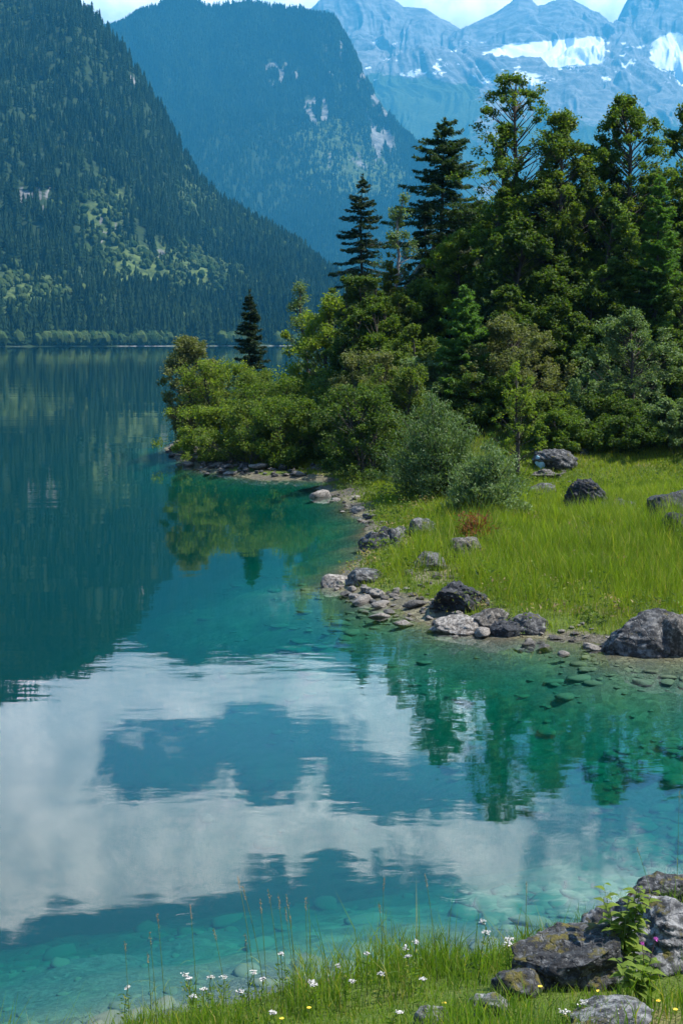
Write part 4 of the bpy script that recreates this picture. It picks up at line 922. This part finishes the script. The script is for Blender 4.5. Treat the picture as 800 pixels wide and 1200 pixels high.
# ------------------------------------------------------------------ grass
def blades(rng, X, Y, Z, Hb, Wb, bend=.45):
    n = len(X); a = rng.uniform(0, 6.28, n); f = rng.uniform(0, 6.28, n); k = Hb * bend * rng.uniform(.2, 1.3, n)
    B = np.stack([X, Y, Z - .02], 1); S = np.stack([np.cos(f), np.sin(f), 0 * f], 1) * (Wb / 2)[:, None]
    D = np.stack([np.cos(a), np.sin(a), 0 * a], 1)
    m_ = B + D * (k * .28)[:, None] + np.array([0, 0, 1]) * (Hb * .55)[:, None]; tp = B + D * k[:, None] + np.array([0, 0, 1]) * (Hb * np.sqrt(np.clip(1 - (k / Hb * .6) ** 2, .2, 1)))[:, None]
    V = np.stack([B - S, B + S, m_ + S * .8, m_ - S * .8, tp], 1)
    i = np.arange(n)[:, None] * 5
    return V.reshape(-1, 3), np.concatenate([i, i + 1, i + 2, i + 3], 1), np.concatenate([i + 3, i + 2, i + 4], 1)
def grass(name, count, region, mat, label, hfun, wfun, seed, dens, dry=.1):
    rng = np.random.default_rng(seed); X, Y = region(rng, count)
    d = sdist(X, Y); Z = H(X, Y, d); g_ = grass_mask(X, Y, d)
    keep = (d > .12) & (rng.random(len(X)) < dens(X, Y, d, g_)); X, Y, Z, d = X[keep], Y[keep], Z[keep], d[keep]
    Hb = hfun(rng, X, Y, d); Wb = wfun(rng, Y)
    V, Q, T = blades(rng, X, Y, Z, Hb, Wb)
    tone = np.clip(.5 + .5 * fbm2(X * .7, Y * .7, seed, 4) + .55 * fbm2(X * .16, Y * .25, seed + 2, 3) + rng.normal(0, .18, len(X)), 0, 1); old = np.clip(rng.random(len(X)) * .8 + .38 * (rng.random(len(X)) < dry + .25 * sst(.1, .5, fbm2(X * .9, Y * .9, seed + 5, 3))), 0, 1)
    b = MB(); b.add(V, Q, rnd=np.repeat(tone, 5), old=np.repeat(old, 5))
    b.f[3].append(T)
    tag(b.build(name, M[mat]), label, 'grass', kind='stuff')
def reg_wedge(y0, y1, l, r):
    def f(rng, n):
        Y = np.sqrt(rng.uniform(y0 * y0, y1 * y1, n)); return rng.uniform(l, r, n) * Y, Y
    return f
def h_mead(rng, X, Y, d):
    tall = sst(.5, 2.0, d) * sst(45, 36, Y) * (.62 + .45 * sst(-.3, .4, fbm2(X * .4, Y * .4, 91, 3)))
    return (.15 + .62 * tall * (.55 + .6 * sst(-.2, .35, fbm2(X * 1.5, Y * 1.5, 92, 3)))) * rng.uniform(.5, 1.3, len(X)) * np.where(rng.random(len(X)) < .04, 1.45, 1)
grass('grass', 400000, reg_wedge(21, 58, -.03, .46), 'grass', 'tall sunlit yellow green meadow grass on the far shore', h_mead, lambda r_, Y: r_.uniform(.007, .014, len(Y)) * (Y / 28), 14,
      lambda X, Y, d, g: g * (.55 + .45 * sst(-.4, .3, fbm2(X * 1.1, Y * 1.1, 95, 3))) * np.where(Y > 52, .5, 1), dry=.2)
grass('grass', 26000, reg_wedge(51, 66, -.14, .02), 'grass', 'rough grass between the bushes of the point', lambda r_, X, Y, d: r_.uniform(.15, .5, len(X)), lambda r_, Y: r_.uniform(.014, .026, len(Y)), 15,
      lambda X, Y, d, g: g * .8 * (H(X, Y, d) < 1.7) * sst(1.0, 2.5, d))
def h_near(rng, X, Y, d):
    return (.07 + .26 * sst(.2, 1.0, fbm2(X * 1.3, Y * 1.3, 97, 3) + .5) ) * rng.uniform(.5, 1.45, len(X)) * np.where(rng.random(len(X)) < .07, 1.5, 1)
grass('grass', 108000, reg_wedge(6.2, 13.6, -.36, .62), 'grass_near', 'fresh green foreground grass on the near bank', h_near, lambda r_, Y: r_.uniform(.004, .009, len(Y)), 16,
      lambda X, Y, d, g: sst(.1, .5, d + .2 * fbm2(X * 2.2, Y * 2.2, 98, 3)) * sst(-.6, .3, fbm2(X * 1.6, Y * 1.6, 99, 3)), dry=.22)

def weeds(name, count, region, mat, label, size, seed, near):
    rng = np.random.default_rng(seed); X, Y = region(rng, count); d = sdist(X, Y); Z = H(X, Y, d)
    pr = sst(.1, .45, fbm2(X * .5, Y * .5, seed, 4)) + .7 * sst(3.5, .4, d) * (0 if near else 1) + .12
    k = (d > .15) & (rng.random(count) < pr); X, Y, Z = X[k], Y[k], Z[k]; b = MB()
    for x, y, z in zip(X, Y, Z):
        n = int(rng.integers(14, 34)); h = size * rng.uniform(.5, 1.6); C = np.stack([x + rng.normal(0, h * .30, n), y + rng.normal(0, h * .30, n), z + h * rng.random(n) ** .7], 1)
        L = size * .26 * rng.uniform(.5, 1.3, n); V, F = leaves(rng, C, L, L * rng.uniform(.22, .55), up=.6); b.add(V, F, **crown_attr(rng, n, 4, rng.normal(0, .2)))
    tag(b.build(name, M[mat]), label, 'weeds', kind='stuff')
weeds('weeds', 1500, reg_wedge(21, 47, -.03, .34), 'birch', 'leafy weeds mixed into the meadow grass and along its stony edge', .34, 61, False)
weeds('weeds', 420, reg_wedge(6.8, 12, -.32, .36), 'broad', 'small leafy weeds in the near bank grass', .13, 62, True)
weeds('dead_grass', 500, reg_wedge(21, 40, -.03, .30), 'dry_straw', 'straw coloured withered stalks at the meadow edge', .30, 63, False)

# ------------------------------------------------------------------ foreground plants
def bank_hit(x, y):
    p = ground_hit(x, y); return np.array([p[0], p[1], gz(p[0], p[1])])
def disc(c, r, n, up=None):
    a = np.arange(n) / n * 2 * np.pi
    up = np.array([0, 0, 1.]) if up is None else norm(np.asarray(up)); u = norm(np.cross(up, [.3, 1, .1])); v = np.cross(up, u)
    V = np.concatenate([[c + up * r * .25], c + r * (np.cos(a)[:, None] * u + np.sin(a)[:, None] * v)])
    F = np.array([(0, 1 + k, 1 + (k + 1) % n) for k in range(n)]); return V, F
def to_top(x, ytop, ybase):
    """root on the bank on the line of (x, ybase), height so that it ends level with row ytop"""
    b = bank_hit(x, ybase); h = at_depth(x, ytop, b[1])[2] - b[2]; return b, h

def yarrow(x, ytop, ybase, seed, label, group, umb=.021):
    rng = np.random.default_rng(seed); b0, h = to_top(x, ytop, ybase); h = max(h, .12)
    root = empty('yarrow_plant', b0, label, 'flower', group)
    s = MB(); fl = MB(); lf = MB()
    bend = rng.normal(0, .03, 2)
    tt = np.linspace(0, 1, 6); P = np.stack([bend[0] * tt ** 2, bend[1] * tt ** 2, h * tt - .02 * (tt == 0)], 1); V, F = tube(P, np.linspace(.0035, .0022, 6), 5); s.add(V, F)
    top = P[-1]
    for k in range(12):
        a = rng.uniform(0, 6.28); r = umb * math.sqrt(rng.random()); c = top + np.array([r * math.cos(a), r * math.sin(a), rng.normal(0, .004) - r * r * 4])
        V, F = tube(np.array([top - [0, 0, umb * .8], (top - [0, 0, umb * .3] + c) / 2, c]), .0012, 3); s.add(V, F)
        for q in range(4):
            V, F = disc(c + np.array([rng.normal(0, .006), rng.normal(0, .006), .002 + rng.normal(0, .002)]), rng.uniform(.0035, .0062), 6, rng.normal(0, .5, 3) + [0, 0, 1]); fl.add(V, F)
    n = 46; z = rng.uniform(.1, .8, n) * h; a = rng.uniform(0, 6.28, n); D = np.stack([np.cos(a), np.sin(a), .5 + 0 * a], 1); C = np.stack([np.interp(z, P[:, 2], P[:, 0]), np.interp(z, P[:, 2], P[:, 1]), z], 1) + D * rng.uniform(.01, .05, n)[:, None]
    V, F = leaves(rng, C, rng.uniform(.025, .06, n), .010, up=.3, tdir=D); lf.add(V, F, **crown_attr(rng, n))
    s.build('stem', M['stem'], root); lf.build('leaves', M['grass_near'], root); fl.build('flower_head', M['white'], root)
GY = 'white flowering yarrow on the near bank'
ya = [(224, 1138, 1192), (226, 1146, 1200), (239, 1156, 1197), (244, 1147, 1190), (225, 1166, 1205), (262, 1150, 1195), (289, 1137, 1185), (306, 1147, 1188), (286, 1156, 1196), (332, 1116, 1182), (367, 1150, 1186), (371, 1153, 1192), (325, 1186, 1215),
      (146, 1155, 1202), (404, 1130, 1172), (412, 1153, 1185), (430, 1115, 1168), (443, 1138, 1175), (479, 1108, 1160), (482, 1120, 1170), (487, 1101, 1166), (490, 1150, 1185), (455, 1188, 1210)]
for i, (x, a, b_) in enumerate(ya):
    yarrow(x, a, b_, 400 + i, 'white yarrow in the foreground grass left of the rocks', GY)
for i, (x, a, b_, lab) in enumerate([(577, 1081, 1140, 'tallest white yarrow, standing left above the mossy boulder'), (592, 1098, 1150, 'white yarrow head just right below the tallest yarrow'), (597, 1107, 1156, 'white yarrow touching the left side of the mossy boulder'),
                                     (561, 1090, 1146, 'small white yarrow just left of the tallest yarrow'), (676, 1172, 1200, 'white yarrow in the grass in front of the mossy boulder'), (661, 1182, 1206, 'lowest white yarrow in front of the mossy boulder'), (715, 1088, 1125, 'white flower between the leafy plant and the pale slab')]):
    yarrow(x, a, b_, 450 + i, lab, 'white yarrow around the rocks', .030)

def seed_stem(x, ytop, ybase, lean, seed, label, group):
    rng = np.random.default_rng(seed); b0, h = to_top(x + lean, ybase - 0, ybase)[0], 0
    b0 = bank_hit(x + lean, ybase); h = at_depth(x, ytop, b0[1])[2] - b0[2]; dx = at_depth(x, ytop, b0[1])[0] - b0[0]
    root = empty('grass_stem', b0, label, 'grass stem', group)
    tt = np.linspace(0, 1, 9); P = np.stack([dx * tt ** 1.5, rng.normal(0, .05) * tt ** 2, h * tt - .02 * (tt == 0)], 1)
    s = MB(); V, F = tube(P, np.linspace(.0030, .0014, 9), 4); s.add(V, F)
    lf = 2
    for k in range(lf):
        z0 = rng.uniform(.15, .5); a = rng.uniform(0, 6.28); c = np.array([np.interp(z0, tt, P[:, j]) for j in range(3)]); e = np.array([math.cos(a), math.sin(a), 0])
        q = np.linspace(0, 1, 5)[:, None]; L = c + e * q * .16 + np.array([0, 0, 1]) * (.14 * q - .14 * q ** 2); w = .004 * (1 - q) * np.array([-e[1], e[0], 0]); s.add(np.stack([L - w, L + w], 1).reshape(-1, 3), [(2 * i, 2 * i + 1, 2 * i + 3, 2 * i + 2) for i in range(4)])
    s.build('stem', M['stem'], root)
    n = 36; u = rng.random(n); hl = min(.10, h * .13); ax = norm(P[-1] - P[-2])
    c = P[-1] - ax * (u * hl)[:, None] + rng.normal(0, .004, (n, 3)) * (1.2 - np.abs(u - .5)[:, None])
    V, F = leaves(rng, c, .011, .0042, up=.1, tdir=np.tile(ax, (n, 1))); hd = MB(); hd.add(V, F); hd.build('seed_head', M['dry'], root)
GS = 'tall seeding grass stems over the near water'
for i, (x, yt, yb, ln) in enumerate([(278, 1028, 1180, 22), (285, 1034, 1184, 26), (305, 1055, 1180, 8), (314, 1042, 1184, 16), (326, 1048, 1176, 10), (335, 1052, 1180, 14), (334, 1064, 1186, 12), (340, 1072, 1176, 6), (358, 1056, 1172, 2), (223, 1060, 1190, 8), (184, 1073, 1200, 10), (176, 1090, 1204, 8), (146, 1104, 1205, 6), (250, 1088, 1188, 16), (174, 1115, 1204, 4), (288, 1092, 1186, 4), (450, 1032, 1160, -3), (444, 1056, 1166, 6)]):
    seed_stem(x, yt, yb, ln, 500 + i, 'thin grass stem with a brownish seed head, left of the middle of the near bank', GS)
for i, (x, yt, yb, ln, lab) in enumerate([(618, 1036, 1140, -4, 'single grass stem with a dark seed head above the mossy boulder'), (498, 1026, 1150, 14, 'slanting grass stem alone in front of the cloud reflection, right of centre'), (745, 992, 1085, 22, 'thin bent grass stem high over the water beside the leafy plant'), (794, 925, 1070, -2, 'tallest grass stem, at the right edge over the water')]):
    seed_stem(x, yt, yb, ln, 560 + i, lab, 'grass stems by the foreground rocks')

def leafy_plant(x, ytop, ybase, seed, label, ns=7, span=.30, back=.0):
    rng = np.random.default_rng(seed); b0, h = to_top(x, ytop, ybase); h = max(h, .25)
    root = empty('leafy_plant', b0 + np.array([0, back, 0]), label, 'plant')
    s = MB(); lf = MB()
    for k in range(ns):
        a = rng.uniform(0, 6.28); e = np.array([math.cos(a) * span * rng.uniform(.2, 1), math.sin(a) * span * .6 * rng.uniform(.2, 1), h * rng.uniform(.68, 1.0)])
        tt = np.linspace(0, 1, 7)[:, None]; P = tt * e; P[:, :2] *= tt ** .6; P[0, 2] -= .02
        V, F = tube(P, np.linspace(.006, .002, 7), 5); s.add(V, F)
        for q in range(11):
            u = .42 + .58 * q / 10; c = np.array([np.interp(u, tt[:, 0], P[:, j]) for j in range(3)]); aa = q * 2.4 + rng.normal(0, .3); D = np.array([math.cos(aa), math.sin(aa), .25 + .35 * u]); D = norm(D); L = rng.uniform(.09, .17) * (1.15 - .45 * u); S_ = norm(np.cross(D, [0, 0, 1])); N_ = np.cross(S_, D)
            w = np.array([0, .16, .26, .22, .12, 0]); g_ = np.linspace(0, 1, 6)
            mid = c + D * (g_ * L)[:, None] - np.array([0, 0, 1]) * (L * .45 * g_ ** 2)[:, None]
            Vv = np.stack([mid - S_ * (w * L)[:, None] + N_ * (w * L * .35)[:, None], mid, mid + S_ * (w * L)[:, None] + N_ * (w * L * .35)[:, None]], 1).reshape(-1, 3)
            Ff = [(3 * i + j, 3 * i + j + 1, 3 * i + j + 4, 3 * i + j + 3) for i in range(5) for j in range(2)]
            lf.add(Vv, Ff, rnd=np.clip(rng.normal(.6, .25), 0, 1), old=0.0)
    s.build('stems', M['stem'], root); lf.build('leaves', M['bright'], root)
    return root, h
leafy_plant(722, 1030, 1152, 601, 'broad-leaved bright green plant growing out of the rocks at the water', 12, .22, -.12)
leafy_plant(748, 1122, 1184, 602, 'darker leafy weed at the foot of the pale cracked slab', 6, .16)

def thistle(x, ytop, ybase, seed, label, heads, mat):
    rng = np.random.default_rng(seed); b0, h = to_top(x, ytop, ybase)
    root = empty('thistle', b0, label, 'flower'); s = MB(); lf = MB()
    tops = []
    for k in range(heads):
        e = np.array([rng.normal(0, .035), rng.normal(0, .03), h * rng.uniform(.86, 1.0)]); tt = np.linspace(0, 1, 7)[:, None]; P = tt * e; P[:, :2] *= tt
        P[0, 2] -= .02
        V, F = tube(P, np.linspace(.0045, .002, 7), 5); s.add(V, F); tops.append(e)
        n = 26; u = rng.uniform(.1, .85, n); C = u[:, None] * e; a = rng.uniform(0, 6.28, n); D = np.stack([np.cos(a), np.sin(a), .7 + 0 * a], 1); L = rng.uniform(.04, .09, n) * (1.1 - u * .6)
        V, F = leaves(rng, C + D * (L * .5)[:, None], L, L * .25, up=.4, tdir=D); lf.add(V, F, **crown_attr(rng, n))
    s.build('stem', M['redstem'], root); lf.build('leaves', M['grass_near'], root)
    for e in tops:
        f = MB(); n = 40; D = norm(rng.normal(size=(n, 3)) * .7 + [0, 0, 1]); V, F = leaves(rng, e + D * .010, .022, .004, up=0, tdir=D); f.add(V, F); f.build('flower_head', M[mat], root)
thistle(740, 1048, 1112, 701, 'reddish stalk with dark buds beside the bright leafy plant', 5, 'redstem')
thistle(755, 1100, 1180, 702, 'thistle with a pink flower in front of the pale cracked slab', 2, 'pink')
for i, (x, y) in enumerate([(612, 1146), (632, 1158), (700, 1164), (362, 1182), (330, 1196), (770, 1176), (790, 1186), (520, 1178)]):
    rng = np.random.default_rng(800 + i); b0 = bank_hit(x, y + 16); h = max(.1, at_depth(x, y, b0[1])[2] - b0[2])
    root = empty('buttercup', b0, 'tiny yellow wildflower in the near bank grass', 'flower', 'yellow wildflowers on the near bank')
    s = MB(); V, F = tube(np.array([[0, 0, -.02], [.005, 0, h * .5], [0, .004, h]]), .002, 4); s.add(V, F); s.build('stem', M['stem'], root)
    f = MB()
    for k in range(5):
        a = k * 1.257; V, F = disc(np.array([.008 * math.cos(a), .008 * math.sin(a), h]), .008, 6); f.add(V, F)
    f.build('flower_head', M['yellow'], root)

# ------------------------------------------------------------------ haze
m, t = new_mat('valley_haze')
hv = t.n('ShaderNodeVolumePrincipled', {'Color': (.085, .51, .86, 1), 'Density': .76e-4, 'Anisotropy': .15})
t.n('ShaderNodeOutputMaterial', {'Volume': hv.outputs[0]})
def build_haze():
    x0, x1, y0, y1, z0, z1 = -9500, 9500, -300, 16500, -30, 4300
    V = [(x0, y0, z0), (x1, y0, z0), (x1, y1, z0), (x0, y1, z0), (x0, y0, z1), (x1, y0, z1), (x1, y1, z1), (x0, y1, z1)]
    b = MB(); b.add(V, [(3, 2, 1, 0), (4, 5, 6, 7), (0, 1, 5, 4), (1, 2, 6, 5), (2, 3, 7, 6), (3, 0, 4, 7)])
    tag(b.build('haze', m), 'thin blue summer haze filling the valley air', 'haze', kind='stuff')
build_haze()

# ------------------------------------------------------------------ sky and sun
W_ = bpy.data.worlds.new('World'); SC.world = W_; W_.use_nodes = True
t = NT(W_.node_tree)
dirv = t.n('ShaderNodeTexCoord').outputs['Generated']
sky = t.n('ShaderNodeTexSky', sky_type='NISHITA', sun_disc=False, sun_elevation=SUN_EL, sun_rotation=SUN_AZ, altitude=1600, air_density=1.0, dust_density=.05, ozone_density=3.0)
bg1 = t.n('ShaderNodeBackground', {'Color': sky.outputs[0], 'Strength': .135})
sx = t.n('ShaderNodeSeparateXYZ', {0: dirv})
DEG = 57.29578
az = t.math('MULTIPLY', t.math('ARCTAN2', sx.outputs[0], sx.outputs[1]), DEG); el = t.math('MULTIPLY', t.math('ARCSINE', sx.outputs[2]), DEG)
ae = t.n('ShaderNodeCombineXYZ', {0: az, 1: el}).outputs[0]
wrp = t.n('ShaderNodeTexNoise', {'Vector': ae, 'Scale': .35, 'Detail': 6, 'Roughness': .6}).outputs['Color']
ae2 = t.n('ShaderNodeVectorMath', {0: ae, 1: t.n('ShaderNodeVectorMath', {0: t.n('ShaderNodeVectorMath', {0: wrp, 1: (.5, .5, .5)}, operation='SUBTRACT').outputs[0], 3: 4.5}, operation='SCALE').outputs[0]}, operation='ADD').outputs[0]
def refl(x, y):
    d = pdir(x, y); a = math.degrees(math.atan2(d[0], d[1])); e = math.degrees(math.atan2(-d[2], math.hypot(d[0], d[1]))); return a, e
# cumulus banks over the valley: (column, row of its mirror image in the lake, half width, half height in photo pixels, weight)
CL = [(90, 800, 150, 70, 1.0), (250, 800, 130, 42, .9), (420, 810, 120, 55, .9), (520, 850, 90, 50, .75), (40, 880, 130, 60, .8), (180, 872, 45, 20, .7),
      (100, 985, 260, 62, 1.1), (300, 965, 170, 42, 1.0), (420, 975, 70, 28, .8), (50, 1035, 170, 42, .8), (370, 918, 24, 16, .8), (540, 985, 75, 34, .9), (565, 1030, 60, 50, .7), (690, 1000, 150, 60, .55),
      (640, 930, 60, 26, .35), (760, 1075, 120, 60, .5), (-150, 900, 220, 160, .9),
      (155, 870, 60, 42, -.9), (300, 868, 60, 36, -.7), (460, 925, 120, 26, -.5)]
tot = None
for (x, y, sxp, syp, wt) in CL:
    a, e = refl(x, y)
    d = t.n('ShaderNodeVectorMath', {0: ae2, 1: (a, e, 0)}, operation='SUBTRACT').outputs[0]
    d = t.n('ShaderNodeVectorMath', {0: d, 1: (FPX / sxp / DEG * 1.0, FPX / syp / DEG, 0)}, operation='MULTIPLY').outputs[0]
    k = t.math('MULTIPLY', t.remap(t.n('ShaderNodeVectorMath', {0: d}, operation='LENGTH').outputs['Value'], 1.45, .35), wt)
    tot = k if tot is None else t.math('ADD', tot, k)
# low cloud bank along the horizon and scattered cloud elsewhere
low = t.math('MULTIPLY', t.remap(el, 15.2, 13.6), t.remap(t.noise(ae, .22, 5, .55), .22, .45, .6, 1.2))
elsew = t.math('MULTIPLY', t.remap(t.math('ABSOLUTE', az), 20, 30), t.remap(t.noise(dirv, 3.0, 6, .6), .54, .70))
elsew2 = t.math('MULTIPLY', t.remap(el, 25, 30), t.remap(t.noise(dirv, 3.0, 6, .6), .58, .72))
tot = t.math('MAXIMUM', t.math('MAXIMUM', tot, low), t.math('MAXIMUM', elsew, elsew2))
nf = t.noise(ae, .8, 8, .6, .3)
cm = t.remap(t.math('ADD', tot, t.math('MULTIPLY', t.math('SUBTRACT', nf, .5), 1.7)), .25, 1.05)
thin = t.noise(ae, .5, 6, .6)
bright = t.mix(t.remap(thin, .32, .66), c4(.58, .63, .68), c4(1.0, 1.0, 1.0))
cstr = t.math('MULTIPLY', t.remap(el, 11.0, 15.0, .50, 2.55), t.remap(t.math('MAXIMUM', t.math('SUBTRACT', t.math('ABSOLUTE', az), 8.0), t.math('SUBTRACT', el, 16.0)), 10.0, 20.0, 1.0, .16))
bg2 = t.n('ShaderNodeBackground', {'Color': bright, 'Strength': cstr})
mx = t.n('ShaderNodeMixShader', {0: cm, 1: bg1.outputs[0], 2: bg2.outputs[0]})
t.n('ShaderNodeOutputWorld', {0: mx.outputs[0]})

ld = bpy.data.lights.new('sun', 'SUN'); ld.energy = 5.0; ld.angle = R(.53); ld.color = (1.0, .955, .88)
lo = bpy.data.objects.new('sun', ld); COL.objects.link(lo)
lo.rotation_euler = (math.pi / 2 - SUN_EL, 0, math.pi - SUN_AZ)     # points from the sun towards the scene
lo.location = (60, 40, 90)

# ------------------------------------------------------------------ camera and render settings
cd = bpy.data.cameras.new('camera'); cd.sensor_fit = 'VERTICAL'; cd.sensor_height = 36.0; cd.lens = 36.0 * FPX / 1200
cd.clip_start = .1; cd.clip_end = 40000
co = bpy.data.objects.new('camera', cd); COL.objects.link(co)
co.location = (0, 0, CAMZ); co.rotation_euler = (math.pi / 2 - PITCH, 0, 0)
SC.camera = co
vs = SC.view_settings; vs.view_transform = 'Standard'; vs.look = 'None'; vs.exposure = 1.28; vs.gamma = 1.0; vs.use_curve_mapping = False
cy = SC.cycles
cy.max_bounces = 8; cy.diffuse_bounces = 3; cy.glossy_bounces = 3; cy.transmission_bounces = 4; cy.transparent_max_bounces = 10; cy.volume_bounces = 1
cy.use_denoising = True; cy.sample_clamp_indirect = 4.0
cy.caustics_reflective = False; cy.caustics_refractive = False
